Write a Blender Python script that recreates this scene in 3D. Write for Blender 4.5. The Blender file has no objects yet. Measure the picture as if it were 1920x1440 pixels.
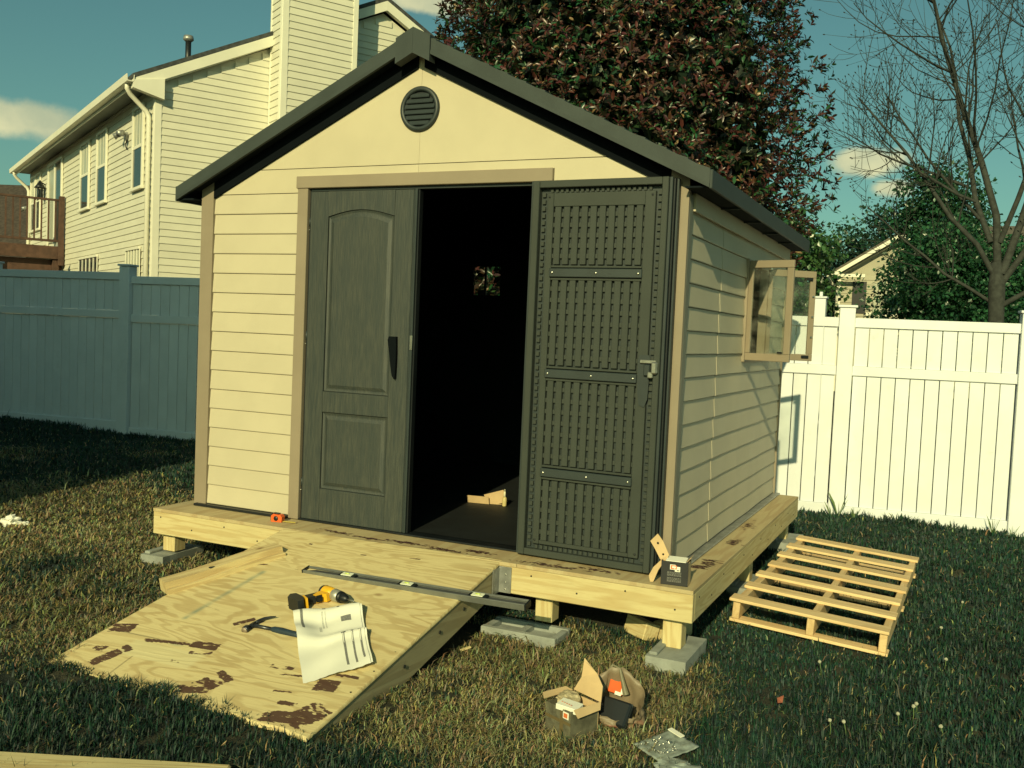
import bpy, bmesh, math, random
import numpy as np
from mathutils import Vector, Matrix, noise as mnoise
random.seed(7); rng = np.random.default_rng(11)
S = bpy.context.scene; COL = S.collection

# ---------------------------------------------------------------- camera
cam_d = bpy.data.cameras.new('camera'); cam = bpy.data.objects.new('camera', cam_d); COL.objects.link(cam)
yaw, pitch, roll = -0.433, -0.0535, 0.0435
fw = Vector((math.sin(yaw)*math.cos(pitch), math.cos(yaw)*math.cos(pitch), math.sin(pitch)))
r0 = Vector((math.cos(yaw), -math.sin(yaw), 0)); u0 = r0.cross(fw)
rt = r0*math.cos(roll)+u0*math.sin(roll); up = -r0*math.sin(roll)+u0*math.cos(roll)
M = Matrix((rt, up, -fw)).transposed().to_4x4(); M.translation = (2.7441, -4.608, 1.1565)
cam.matrix_world = M
cam_d.sensor_width = 36; cam_d.lens = 36*1804.26/1920; cam_d.clip_start = .05; cam_d.clip_end = 2000
S.camera = cam

# ---------------------------------------------------------------- light, sky, exposure
LD = Vector((-0.170, 1.0, -0.47)).normalized()          # direction the sunlight travels
sun_d = bpy.data.lights.new('sun', 'SUN'); sun_d.energy = 4.6; sun_d.angle = math.radians(.5); sun_d.color = (1.0, .885, .455)
sun = bpy.data.objects.new('sun', sun_d); COL.objects.link(sun); sun.rotation_euler = LD.to_track_quat('-Z', 'Y').to_euler(); sun.location = (6, -20, 14)
W = bpy.data.worlds.new('World'); S.world = W; W.use_nodes = True
nt = W.node_tree; nt.nodes.clear()
def N(t, ty, **k):
    n = t.nodes.new(ty)
    for a, b in k.items(): setattr(n, a, b)
    return n
def mth(t, op, a, b=None, c=None):
    n = N(t, 'ShaderNodeMath', operation=op)
    for i, q in enumerate((a, b, c)):
        if q is None: continue
        if isinstance(q, (int, float)): n.inputs[i].default_value = q
        else: t.links.new(q, n.inputs[i])
    return n.outputs[0]
def mixc(t, f, a, b, bt='MIX'):
    n = N(t, 'ShaderNodeMix', data_type='RGBA', blend_type=bt)
    for i, q in ((0, f), (6, a), (7, b)):
        if isinstance(q, (int, float)): n.inputs[i].default_value = q
        elif isinstance(q, tuple): n.inputs[i].default_value = (q[0], q[1], q[2], 1)
        else: t.links.new(q, n.inputs[i])
    return n.outputs[2]
def ramp(t, f, a, b, x0, x1):
    n = N(t, 'ShaderNodeMapRange', interpolation_type='SMOOTHSTEP'); t.links.new(f, n.inputs[0])
    n.inputs[1].default_value = a; n.inputs[2].default_value = b; n.inputs[3].default_value = x0; n.inputs[4].default_value = x1
    return n.outputs[0]
sky = N(nt, 'ShaderNodeTexSky', sky_type='NISHITA'); sky.sun_disc = False
ts = -LD
sky.sun_elevation = math.asin(ts.z); sky.sun_rotation = math.atan2(ts.x, ts.y)
sky.air_density = 1.0; sky.dust_density = 1.5; sky.ozone_density = 1.0
skyc = mixc(nt, 1.0, sky.outputs[0], (.64, 1.06, .74), 'MULTIPLY')
tc = N(nt, 'ShaderNodeTexCoord')
def cloud_mask(c, sx, sz, amp, lo=.25, hi=.75):
    c = Vector(c)
    sub = N(nt, 'ShaderNodeVectorMath', operation='SUBTRACT'); nt.links.new(tc.outputs['Generated'], sub.inputs[0]); sub.inputs[1].default_value = c
    mul = N(nt, 'ShaderNodeVectorMath', operation='MULTIPLY'); nt.links.new(sub.outputs[0], mul.inputs[0]); mul.inputs[1].default_value = (1/sx, 1/sx, 1/sz)
    ln = N(nt, 'ShaderNodeVectorMath', operation='LENGTH'); nt.links.new(mul.outputs[0], ln.inputs[0])
    nz = N(nt, 'ShaderNodeTexNoise'); nz.inputs['Scale'].default_value = 26; nz.inputs['Detail'].default_value = 7; nz.inputs['Roughness'].default_value = .58
    nt.links.new(tc.outputs['Generated'], nz.inputs['Vector'])
    d = mth(nt, 'ADD', ln.outputs['Value'], mth(nt, 'MULTIPLY', mth(nt, 'SUBTRACT', nz.outputs[0], .5), amp))
    return ramp(nt, d, .55, 1.1, 1.0, 0.0)
masks = [cloud_mask((-.790, .586, .172), .085, .020, 1.0), cloud_mask((-.093, .979, .176), .042, .015, 1.3),
         cloud_mask((-.478, .822, .312), .045, .012, 1.4), cloud_mask((-.066, .985, .152), .022, .010, 1.2),
         cloud_mask((.30, .93, .22), .10, .025, 1.3), cloud_mask((-.95, .22, .24), .12, .03, 1.3), cloud_mask((.1, -.95, .3), .12, .03, 1.3), cloud_mask((.9, -.3, .25), .12, .03, 1.3)]
cm = masks[0]
for m_ in masks[1:]: cm = mth(nt, 'MAXIMUM', cm, m_)
nz2 = N(nt, 'ShaderNodeTexNoise'); nz2.inputs['Scale'].default_value = 18; nz2.inputs['Detail'].default_value = 5; nt.links.new(tc.outputs['Generated'], nz2.inputs['Vector'])
ccol = mixc(nt, ramp(nt, nz2.outputs[0], .35, .65, 0, 1), (7.0, 7.4, 4.6), (11.0, 10.4, 5.8))
skyf = mixc(nt, mth(nt, 'MULTIPLY', cm, .85), skyc, ccol)
bg = N(nt, 'ShaderNodeBackground'); bg.inputs[1].default_value = .073; nt.links.new(skyf, bg.inputs[0])
wo = N(nt, 'ShaderNodeOutputWorld'); nt.links.new(bg.outputs[0], wo.inputs[0])
S.view_settings.view_transform = 'Standard'; S.view_settings.look = 'None'; S.view_settings.gamma = 1; S.view_settings.exposure = 0.0
S.view_settings.use_curve_mapping = False

# ---------------------------------------------------------------- helpers
def setp(o, label=None, cat=None, group=None, kind=None):
    if label: o['label'] = label
    if cat: o['category'] = cat
    if group: o['group'] = group
    if kind: o['kind'] = kind
    return o
def thing(name, label, cat, loc=(0, 0, 0), rot=(0, 0, 0), group=None):
    o = bpy.data.objects.new(name, None); COL.objects.link(o); o.location = loc; o.rotation_euler = rot; o.empty_display_size = .1
    return setp(o, label, cat, group)
def link(name, me, parent=None, loc=(0, 0, 0), rot=(0, 0, 0)):
    o = bpy.data.objects.new(name, me); COL.objects.link(o); o.parent = parent; o.location = loc; o.rotation_euler = rot
    return o
def mesh_of(name, vs, fs, mat, smooth=False):
    me = bpy.data.meshes.new(name); me.from_pydata([tuple(v) for v in vs], [], fs); me.materials.append(mat)
    if smooth:
        me.polygons.foreach_set('use_smooth', [True]*len(me.polygons))
    me.update(); return me
def obj(name, vs, fs, mat, parent=None, smooth=False, center=True):
    if center:
        a = np.array(vs, float); c = (a.min(0)+a.max(0))/2; vs = a-c
    else: c = (0, 0, 0)
    me = mesh_of(name, vs, fs, mat, smooth)
    return link(name, me, parent, tuple(float(x) for x in c))
def np_mesh(name, V, F, mat, parent=None, smooth=False):
    me = bpy.data.meshes.new(name); n, k = len(F), F.shape[1]
    me.vertices.add(len(V)); me.vertices.foreach_set('co', V.astype(np.float32).ravel())
    me.loops.add(n*k); me.loops.foreach_set('vertex_index', F.astype(np.int32).ravel())
    me.polygons.add(n); me.polygons.foreach_set('loop_start', np.arange(0, n*k, k, dtype=np.int32))
    if smooth: me.polygons.foreach_set('use_smooth', np.ones(n, bool))
    me.materials.append(mat); me.update(calc_edges=True); me.validate()
    return link(name, me, parent)
def add_col(me, name, C):
    at = me.color_attributes.new(name, 'FLOAT_COLOR', 'POINT')
    q = np.ones((len(C), 4), np.float32); q[:, :3] = C; at.data.foreach_set('color', q.ravel())
_bc = {}
def box_mesh(dx, dy, dz, mat, bev=0.0):
    key = (round(dx, 4), round(dy, 4), round(dz, 4), mat.name, round(bev, 4))
    if key in _bc: return _bc[key]
    bm = bmesh.new(); bmesh.ops.create_cube(bm, size=1)
    for v in bm.verts: v.co = (v.co.x*dx, v.co.y*dy, v.co.z*dz)
    if bev > 0: bmesh.ops.bevel(bm, geom=bm.edges[:], offset=min(bev, dx*.3, dy*.3, dz*.3), segments=1, affect='EDGES')
    me = bpy.data.meshes.new('piece'); bm.to_mesh(me); bm.free(); me.materials.append(mat); _bc[key] = me
    return me
def box(name, x0, x1, y0, y1, z0, z1, mat, parent=None, bev=.002, rot=(0, 0, 0)):
    return link(name, box_mesh(abs(x1-x0), abs(y1-y0), abs(z1-z0), mat, bev), parent, ((x0+x1)/2, (y0+y1)/2, (z0+z1)/2), rot)
def prism(name, pts, axis, a, b, mat, parent=None):
    """extrude a closed outline; pts are 2-D in the other two axes (order x,y,z without axis)"""
    n = len(pts); vs = []
    for t in (a, b):
        for p in pts:
            q = list(p); q.insert(axis, t); vs.append(tuple(q))
    fs = [tuple(range(n)), tuple(range(2*n-1, n-1, -1))]+[(i, i+n, (i+1) % n+n, (i+1) % n) for i in range(n)]
    bm = bmesh.new(); bv = [bm.verts.new(v) for v in vs]
    for f in fs: bm.faces.new([bv[i] for i in f])
    bmesh.ops.recalc_face_normals(bm, faces=bm.faces[:])
    c = (np.array(vs).min(0)+np.array(vs).max(0))/2
    for v in bm.verts: v.co -= Vector(c)
    me = bpy.data.meshes.new(name); bm.to_mesh(me); bm.free(); me.materials.append(mat)
    return link(name, me, parent, tuple(float(x) for x in c))
def tube_data(pts, rad, sides=8, caps=True):
    vs = []; fs = []
    pts = [Vector(p) for p in pts]
    t0 = (pts[1]-pts[0]).normalized(); ref = Vector((0, 0, 1)) if abs(t0.z) < .9 else Vector((1, 0, 0))
    a = t0.cross(ref).normalized()
    for i, p in enumerate(pts):
        t = (pts[min(i+1, len(pts)-1)]-pts[max(i-1, 0)])
        t = t.normalized() if t.length > 1e-9 else t0
        a = (a-t*a.dot(t)); a = a.normalized() if a.length > 1e-6 else t.orthogonal().normalized()
        b = t.cross(a); r = rad[i] if isinstance(rad, (list, tuple)) else rad
        for k in range(sides):
            an = 2*math.pi*k/sides; vs.append(p+(a*math.cos(an)+b*math.sin(an))*r)
    for i in range(len(pts)-1):
        for k in range(sides):
            fs.append((i*sides+k, i*sides+(k+1) % sides, (i+1)*sides+(k+1) % sides, (i+1)*sides+k))
    if caps:
        fs.append(tuple(range(sides-1, -1, -1))); fs.append(tuple(range((len(pts)-1)*sides, len(pts)*sides)))
    return [tuple(v) for v in vs], fs
def tube(name, pts, rad, mat, parent=None, sides=8, smooth=True):
    vs, fs = tube_data(pts, rad, sides); return obj(name, vs, fs, mat, parent, smooth)
def merge(parts):
    V = []; F = []
    for vs, fs in parts:
        o = len(V); V += [tuple(v) for v in vs]; F += [tuple(i+o for i in f) for f in fs]
    return V, F
def boxd(x0, x1, y0, y1, z0, z1):
    vs = [(x, y, z) for z in (z0, z1) for y in (y0, y1) for x in (x0, x1)]
    return vs, [(0, 2, 3, 1), (4, 5, 7, 6), (0, 1, 5, 4), (2, 6, 7, 3), (0, 4, 6, 2), (1, 3, 7, 5)]

# ---------------------------------------------------------------- materials
def mat_base(name):
    m = bpy.data.materials.new(name); m.use_nodes = True; t = m.node_tree
    return m, t, t.nodes['Principled BSDF']
def obj_coords(t, scale=(1, 1, 1), rnd=True):
    tcn = N(t, 'ShaderNodeTexCoord'); mp = N(t, 'ShaderNodeMapping'); mp.inputs['Scale'].default_value = scale
    t.links.new(tcn.outputs['Object'], mp.inputs[0])
    if rnd:
        oi = N(t, 'ShaderNodeObjectInfo'); cx = N(t, 'ShaderNodeCombineXYZ')
        for i, k in enumerate((37., 91., 53.)):
            t.links.new(mth(t, 'MULTIPLY', oi.outputs['Random'], k), cx.inputs[i])
        t.links.new(cx.outputs[0], mp.inputs[1])
    return mp.outputs[0]
def noise_(t, vec, scale, detail=4, rough=.55, dist=0):
    n = N(t, 'ShaderNodeTexNoise'); n.inputs['Scale'].default_value = scale; n.inputs['Detail'].default_value = detail
    n.inputs['Roughness'].default_value = rough; n.inputs['Distortion'].default_value = dist; t.links.new(vec, n.inputs['Vector']); return n.outputs[0]
def bump_(t, b, h, st, dist=.002):
    n = N(t, 'ShaderNodeBump'); n.inputs['Strength'].default_value = st; n.inputs['Distance'].default_value = dist
    t.links.new(h, n.inputs['Height']); t.links.new(n.outputs[0], b.inputs['Normal'])
def plain(name, col, rough=.6, var=.12, scale=6, bump=.15, bscale=180, metal=0, dirt=0.0, spec=None, shift=0.0):
    m, t, b = mat_base(name); v = obj_coords(t)
    n1 = noise_(t, v, scale, 5)
    c2 = tuple(x*(1-var) for x in col); c1 = tuple(min(1, x*(1+var*.6)) for x in col)
    c = mixc(t, ramp(t, n1, .3, .7, 0, 1), c2, c1)
    if dirt:
        n3 = noise_(t, v, scale*2.3, 8, .7)
        c = mixc(t, mth(t, 'MULTIPLY', ramp(t, n3, .56, .75, 0, 1), dirt), c, (.16, .14, .09))
    if shift:
        oi = N(t, 'ShaderNodeObjectInfo'); k = ramp(t, oi.outputs['Random'], 0, 1, 1-shift, 1+shift)
        cc = N(t, 'ShaderNodeCombineXYZ'); [t.links.new(k, cc.inputs[i]) for i in range(3)]
        c = mixc(t, 1.0, c, cc.outputs[0], 'MULTIPLY')
    t.links.new(c, b.inputs['Base Color']); b.inputs['Roughness'].default_value = rough; b.inputs['Metallic'].default_value = metal
    if spec is not None: b.inputs['Specular IOR Level'].default_value = spec
    if bump: bump_(t, b, noise_(t, v, bscale, 3), bump, .001)
    return m
def wood(name, col, dark, axis=0, grain=1.0, rough=.72, spots=.5, k=1.0, shift=.07):
    m, t, b = mat_base(name); sc = [1, 1, 1]; sc[axis] = .09; v = obj_coords(t, tuple(sc))
    base = noise_(t, v, 7*k, 3, .5, .35)
    rings = mth(t, 'SINE', mth(t, 'MULTIPLY', base, 62*grain)); rings = ramp(t, rings, -.2, 1, 0, 1)
    fine = noise_(t, v, 120*k, 3, .6)
    c = mixc(t, mth(t, 'MULTIPLY', rings, .45), col, dark)
    c = mixc(t, ramp(t, fine, .45, .75, 0, .35), c, dark)
    v2 = obj_coords(t, (1, 1, 1)); bl = noise_(t, v2, 3.1*k, 4, .6)
    c = mixc(t, ramp(t, bl, .45, .7, 0, .35), c, tuple(x*.8 for x in col))
    kn = N(t, 'ShaderNodeTexVoronoi'); kn.inputs['Scale'].default_value = 3.3*k; sc2 = [1, 1, 1]; sc2[axis] = .6
    t.links.new(obj_coords(t, tuple(sc2)), kn.inputs['Vector'])
    c = mixc(t, ramp(t, kn.outputs['Distance'], .02, .065, spots, 0), c, (.16, .08, .035))
    oi = N(t, 'ShaderNodeObjectInfo'); kk = ramp(t, oi.outputs['Random'], 0, 1, 1-shift, 1+shift)
    cc = N(t, 'ShaderNodeCombineXYZ'); [t.links.new(kk, cc.inputs[i]) for i in range(3)]
    c = mixc(t, 1.0, c, cc.outputs[0], 'MULTIPLY')
    t.links.new(c, b.inputs['Base Color']); b.inputs['Roughness'].default_value = rough; b.inputs['Specular IOR Level'].default_value = .25
    bump_(t, b, mth(t, 'ADD', rings, fine), .25, .0015); return m
PINE = (.58, .49, .265); PINED = (.40, .27, .11)
m_pine_x = wood('pine_lumber_x', PINE, PINED, 0); m_pine_y = wood('pine_lumber_y', PINE, PINED, 1); m_pine_z = wood('pine_lumber_z', PINE, PINED, 2)
m_pallet_x = wood('pallet_wood_x', (.72, .53, .29), (.50, .32, .15), 0, .5, spots=.3); m_pallet_y = wood('pallet_wood_y', (.66, .48, .26), (.46, .3, .14), 1, .5, spots=.3)
m_siding = plain('tan_resin_siding', (.48, .43, .32), .62, .05, 3, .5, 260, dirt=.03)
m_gable = plain('cream_gable_resin', (.50, .445, .325), .6, .05, 3, .5, 240)
m_trim = plain('taupe_resin_trim', (.25, .205, .15), .6, .06, 4, .35, 240)
m_roof = plain('charcoal_roof_resin', (.040, .052, .052), .6, .15, 5, .5, 200, spec=.3)
m_door = None
def doormat():
    m, t, b = mat_base('charcoal_woodgrain_door'); v = obj_coords(t, (1, 1, .05), False)
    n1 = noise_(t, v, 190, 4, .6); n2 = noise_(t, obj_coords(t, (1, 1, .12), False), 26, 3, .5, .6)
    c = mixc(t, ramp(t, n1, .35, .7, 0, 1), (.030, .038, .038), (.054, .060, .052)); c = mixc(t, ramp(t, n2, .4, .65, 0, .35), c, (.018, .030, .034))
    t.links.new(c, b.inputs['Base Color']); b.inputs['Roughness'].default_value = .55; bump_(t, b, mth(t, 'ADD', n1, n2), .55, .002); return m
m_door = doormat()
m_dark = plain('dark_grey_resin', (.024, .034, .037), .5, .15, 6, .3, 200)
m_matt = plain('matt_black_shadow_and_handle', (.005, .007, .009), .95, .1, 6, .1, 90, spec=.05)  # for the painted shadow strip under the rake, and the door handle
m_black = plain('black_plastic', (.007, .010, .013), .45, .2, 8, .1, 120)
m_inner = plain('interior_painted_shade', (.006, .010, .013), .9, .2, 3, .2, 90, spec=.1)  # tan resin coloured near black, standing in for shade inside the shed
m_chrome = plain('bright_steel', (.75, .73, .66), .28, .1, 20, .05, 90, metal=1)
m_galv = plain('galvanised_steel', (.33, .34, .33), .45, .25, 16, .2, 60, metal=.6)
m_conc = plain('concrete_block_grey', (.27, .29, .27), .9, .22, 9, .9, 90, dirt=.15)
m_vinyl = plain('white_vinyl_fence', (.68, .71, .76), .45, .06, 2.5, .1, 60, dirt=.14, shift=.02)
m_house = plain('cream_vinyl_siding', (.66, .64, .52), .5, .05, 2, .15, 120, shift=.03)
m_housetrim = plain('cream_white_trim', (.76, .74, .62), .5, .04, 3, .1, 90)
m_shingle = plain('grey_asphalt_shingle', (.055, .06, .062), .9, .4, 12, .8, 130)
m_brshingle = plain('brown_asphalt_shingle', (.055, .042, .034), .9, .4, 9, .8, 100, shift=.1)
m_deck = plain('red_brown_deck_stain', (.085, .042, .028), .7, .3, 9, .3, 90, shift=.12)
def glass(name, col, rough=.06):
    m, t, b = mat_base(name); b.inputs['Base Color'].default_value = (*col, 1); b.inputs['Roughness'].default_value = rough
    b.inputs['Metallic'].default_value = 0; b.inputs['Specular IOR Level'].default_value = .45
    v = obj_coords(t); bump_(t, b, noise_(t, v, 2.5, 2), .12, .02); return m
m_glass = glass('dark_window_glass', (.035, .045, .045)); m_curt = glass('curtained_window_glass', (.42, .43, .34), .25)
def clearglass():
    m, t, b = mat_base('hazy_clear_acrylic')
    tr = N(t, 'ShaderNodeBsdfTransparent'); tr.inputs[0].default_value = (.93, .95, .92, 1)
    gl = N(t, 'ShaderNodeBsdfGlossy'); gl.inputs['Roughness'].default_value = .08
    df = N(t, 'ShaderNodeBsdfDiffuse'); df.inputs[0].default_value = (.55, .56, .5, 1)
    m1 = N(t, 'ShaderNodeMixShader'); m2 = N(t, 'ShaderNodeMixShader'); fr = N(t, 'ShaderNodeFresnel'); fr.inputs[0].default_value = 1.45
    v = obj_coords(t); nn = noise_(t, v, 9, 4)
    t.links.new(ramp(t, nn, .35, .8, .0, .12), m1.inputs[0]); t.links.new(tr.outputs[0], m1.inputs[1]); t.links.new(df.outputs[0], m1.inputs[2])
    lw_ = N(t, 'ShaderNodeLayerWeight'); lw_.inputs[0].default_value = .35; t.links.new(ramp(t, lw_.outputs['Facing'], .3, 1.0, .05, .6), m2.inputs[0]); t.links.new(m1.outputs[0], m2.inputs[1]); t.links.new(gl.outputs[0], m2.inputs[2])
    t.links.new(m2.outputs[0], t.nodes['Material Output'].inputs[0]); return m
m_clear = clearglass()
def leafmat(name, attr='col', rough=.4, trans=.25):
    m, t, b = mat_base(name); a = N(t, 'ShaderNodeAttribute'); a.attribute_name = attr
    t.links.new(a.outputs['Color'], b.inputs['Base Color']); b.inputs['Roughness'].default_value = rough
    tl = N(t, 'ShaderNodeBsdfTranslucent'); t.links.new(mixc(t, 1.0, a.outputs['Color'], (1.3, 1.3, .8), 'MULTIPLY'), tl.inputs[0])
    mx = N(t, 'ShaderNodeMixShader'); mx.inputs[0].default_value = trans
    t.links.new(b.outputs[0], mx.inputs[1]); t.links.new(tl.outputs[0], mx.inputs[2]); t.links.new(mx.outputs[0], t.nodes['Material Output'].inputs[0])
    return m
m_leaf = leafmat('glossy_tree_leaf', rough=.33, trans=.15); m_grass = leafmat('grass_blade', rough=.6, trans=.25)
m_bark = plain('grey_brown_bark', (.034, .038, .034), .9, .4, 14, 1, 60); m_bark2 = plain('dark_bark', (.022, .026, .023), .9, .4, 14, 1, 60)
# ---------------------------------------------------------------- ground
def sm(x, a, b):
    t = np.clip((x-a)/(b-a), 0, 1); return t*t*(3-2*t)
def gz(x, y):
    x = np.asarray(x, float); y = np.asarray(y, float)
    z = -.345-.012*np.clip(x, -12, 8)+.022*np.clip(-x-1.5, 0, 6.5)*sm(y, -1.5, 3)
    z = z-.050*np.clip(x-1.7, 0, 1.3)*(1-sm(y, 2.4, 4.2))
    far = sm(y, 6, 14); z = z*(1-far)+(-.35)*far
    return z+.009*np.sin(x*2.3+.7*y)*np.cos(y*1.9-.6*x)+.004*np.sin(x*7.1)*np.sin(y*6.3)
gx = np.unique(np.concatenate([np.linspace(-9, 6, 151), np.linspace(-60, -9, 35), np.linspace(6, 60, 36), np.linspace(-900, -60, 12), np.linspace(60, 900, 12)]))
gy = np.unique(np.concatenate([np.linspace(-5, 6, 111), np.linspace(-40, -5, 25), np.linspace(6, 60, 40), np.linspace(-400, -40, 6), np.linspace(60, 1200, 14)]))
GX, GY = np.meshgrid(gx, gy); V = np.stack([GX, GY, gz(GX, GY)], -1).reshape(-1, 3)
nx, ny = len(gx), len(gy); ii = (np.arange(ny-1)[:, None]*nx+np.arange(nx-1)[None]).ravel()
m_ground, t, b = mat_base('lawn_soil_and_thatch'); v = obj_coords(t, (1, 1, 1), False)
n1 = noise_(t, v, 3.2, 6, .6); n2 = noise_(t, v, 60, 4, .7)
c = mixc(t, ramp(t, n1, .38, .62, 0, 1), (.010, .022, .014), (.060, .056, .030)); c = mixc(t, ramp(t, n2, .4, .7, 0, .7), c, (.007, .012, .009))
t.links.new(c, b.inputs['Base Color']); b.inputs['Roughness'].default_value = 1; bump_(t, b, n2, 1, .03)
g = np_mesh('ground', V, np.stack([ii, ii+1, ii+nx+1, ii+nx], 1), m_ground, smooth=True); setp(g, 'grassy back yard ground of green and dead straw patches', kind='structure')

# ---- grass blades (one object, nobody could count them)
from math import pi
def vnoise(x, y, s, seed):
    r = np.random.default_rng(seed); G = r.random((64, 64)); xs = x*s+100; ys = y*s+100
    xi = np.floor(xs).astype(int); yi = np.floor(ys).astype(int); fx = xs-xi; fy = ys-yi; fx = fx*fx*(3-2*fx); fy = fy*fy*(3-2*fy)
    g_ = lambda a, b_: G[a % 64, b_ % 64]
    return (g_(xi, yi)*(1-fx)+g_(xi+1, yi)*fx)*(1-fy)+(g_(xi, yi+1)*(1-fx)+g_(xi+1, yi+1)*fx)*fy
cx0, cy0 = 2.74, -4.61
def sample(n):
    # more blades close to where the yard is seen, thinning with distance
    u = rng.random(n); r = 1.6+u**1.35*12.8; a = np.radians(rng.uniform(-66, 18, n)); return cx0+np.sin(a)*r, cy0+np.cos(a)*r
X, Y_ = sample(980000)
FY = lambda x: 4.456+.133*(x-1.83)
keep = (X > -11) & (X < 5.6) & (Y_ < FY(X)+.0)
rampm = (X > -.66) & (X < .68) & (Y_ > -1.74) & (Y_ < -.26)
keep &= ~rampm
def rectk(x0, x1, y0, y1):
    global keep; keep &= ~((X > x0) & (X < x1) & (Y_ > y0) & (Y_ < y1))
rectk(-1.2, 1.35, .1, 2.9); rectk(1.42, 1.56, -1.28, -1.13); rectk(1.56, 1.68, -1.09, -.98)
rectk(.70, 1.04, -.34, -.08); rectk(1.54, 1.69, -.33, .0); rectk(-1.68, -1.54, -.30, .02)
keep &= (vnoise(X, Y_, 13, 61)+.5*vnoise(X, Y_, 29, 62)) > rng.uniform(.25, .80, len(X))
X = X[keep]; Y_ = Y_[keep]; n = len(X); Zg = gz(X, Y_)
pn = .55*vnoise(X, Y_, 1.1, 3)+.3*vnoise(X, Y_, 3.1, 4)+.15*vnoise(X, Y_, 8, 5)
straw = pn-.5
straw += .34*np.exp(-(((X+2.6)/1.9)**2+((Y_-.2)/1.3)**2))+.30*np.exp(-(((X-1.15)/.75)**2+((Y_+.75)/.55)**2))+.2*np.exp(-(((X+1.2)/1.0)**2+((Y_+1.2)/.5)**2))
straw -= .42*sm(X, 1.70, 2.10)+.30*sm(-Y_, 1.55, 1.95)*sm(X, -1.2, -.2)*(1-sm(X, 1.2, 1.7))+.25*sm(Y_, 1.6, 2.4)+.25*sm(X+.0*Y_, -1.9, -1.5)*sm(Y_, -.3, .1)
sp = 1/(1+np.exp(-straw*16)); isS = rng.random(n) < np.clip(sp*.86+.05, 0, 1)
dist = np.hypot(X-cx0, Y_-cy0)
L = np.where(isS, rng.uniform(.030, .075, n), rng.uniform(.022, .058, n))*np.where(Y_ > FY(X)-.25, 1.5, 1.0)
L *= (.60+.5*vnoise(X, Y_, 2.2, 8))*(.6+.8*vnoise(X, Y_, 15, 63)); L = np.where(rng.random(n) < .02, L*1.7, L)
Wd = np.where(isS, .0020, .0024)*rng.uniform(.7, 1.4, n)*np.clip(dist/3.6, .8, 2.6)
az = rng.uniform(0, 2*pi, n); lean = np.where(isS, rng.uniform(.75, 1.55, n), np.abs(rng.normal(.65, .45, n)))
d = np.stack([np.cos(az), np.sin(az)], 1); sd = np.stack([-d[:, 1], d[:, 0]], 1)
P0 = np.stack([X, Y_, Zg-.004], 1)
s1, c1 = np.sin(lean*.55), np.cos(lean*.55); s2, c2 = np.sin(np.minimum(lean*1.35, 1.62)), np.cos(np.minimum(lean*1.35, 1.62))
P1 = P0+np.stack([d[:, 0]*s1*L*.5, d[:, 1]*s1*L*.5, c1*L*.5], 1)+np.array([0, 0, .004]); P2 = P1+np.stack([d[:, 0]*s2*L*.5, d[:, 1]*s2*L*.5, c2*L*.5], 1)
side = np.stack([sd[:, 0], sd[:, 1], np.zeros(n)], 1)*Wd[:, None]
V = np.stack([P0-side, P0+side, P1+side*.8, P1-side*.8, P2], 1).reshape(-1, 3)
o = np.arange(n)*5
F = np.concatenate([np.stack([o, o+1, o+2], 1), np.stack([o, o+2, o+3], 1), np.stack([o+3, o+2, o+4], 1)])
gr = np.stack([rng.uniform(.008, .026, n), rng.uniform(.028, .068, n), rng.uniform(.024, .048, n)], 1)
st = np.stack([rng.uniform(.25, .46, n), rng.uniform(.235, .41, n), rng.uniform(.12, .21, n)], 1)*rng.uniform(.35, 1.15, n)[:, None]
C = np.where(isS[:, None], st, gr); C = C*(.75+.5*vnoise(X, Y_, 1.7, 9))[:, None]
go = np_mesh('grass', V, F, m_grass); add_col(go.data, 'col', np.repeat(C, 5, 0)); setp(go, 'green and dead straw lawn grass of the back yard', kind='stuff')

# ---------------------------------------------------------------- white vinyl fence, one straight run along the back
posts = [-9.55, -7.69, -5.80, -3.93, -2.03, -.10, 1.82, 3.27, 4.75, 6.6]
fang = math.atan(.133)
def ftop(x): return 1.43 if x > -1 else 1.43+.205*min(1, (-x-1)/4.3)
fence = thing('vinyl_fence', 'white vinyl privacy fence with capped posts behind the shed, sunlit right, shaded left', 'fence', (0, 0, 0))
def fpt(x): return x, 4.456+.133*(x-1.83)
def fbox(name, xa, xb, off, th, z0, z1, bev=.004):
    xm = (xa+xb)/2; x_, y_ = fpt(xm); ln = (xb-xa)/math.cos(fang)
    return link(name, box_mesh(ln, th, z1-z0, m_vinyl, bev), fence, (x_-math.sin(fang)*off, y_+math.cos(fang)*off, (z0+z1)/2), (0, 0, fang))
for x in posts:
    zt = ftop(x)+.075; zb = float(gz(*fpt(x)))-.15
    p = fbox('post', x-.066, x+.066, 0, .135, zb, zt)
    cp = link('cap', box_mesh(.165, .165, .022, m_vinyl, .004), p, (0, 0, (zt-zb)/2+.012))
for a, b_ in zip(posts[:-1], posts[1:]):
    xa, xb = a+.0675, b_-.0675; mid = (xa+xb)/2; zt = ftop(mid)-(.0 if a > -8 and a < -6 else .012)
    if a < -6: zt += .006
    zb = float(gz(*fpt(mid)))+.015
    zm = zt-.43
    fbox('rail', xa, xb, 0, .060, zt-.085, zt); fbox('rail', xa, xb, 0, .060, zm-.085, zm); fbox('rail', xa, xb, 0, .060, zb-.05, zb+.085)
    npk = max(1, round((xb-xa-.02)/.1195)); w = (xb-xa-.012)/npk
    for i in range(npk):
        x0 = xa+.006+i*w; j = (random.random()-.5)*.004
        fbox('picket', x0+.0035, x0+w-.0035, j, .022, zm+.001, zt-.086, .002); fbox('picket', x0+.0035, x0+w-.0035, j, .022, zb+.086, zm-.086, .002)
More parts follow.
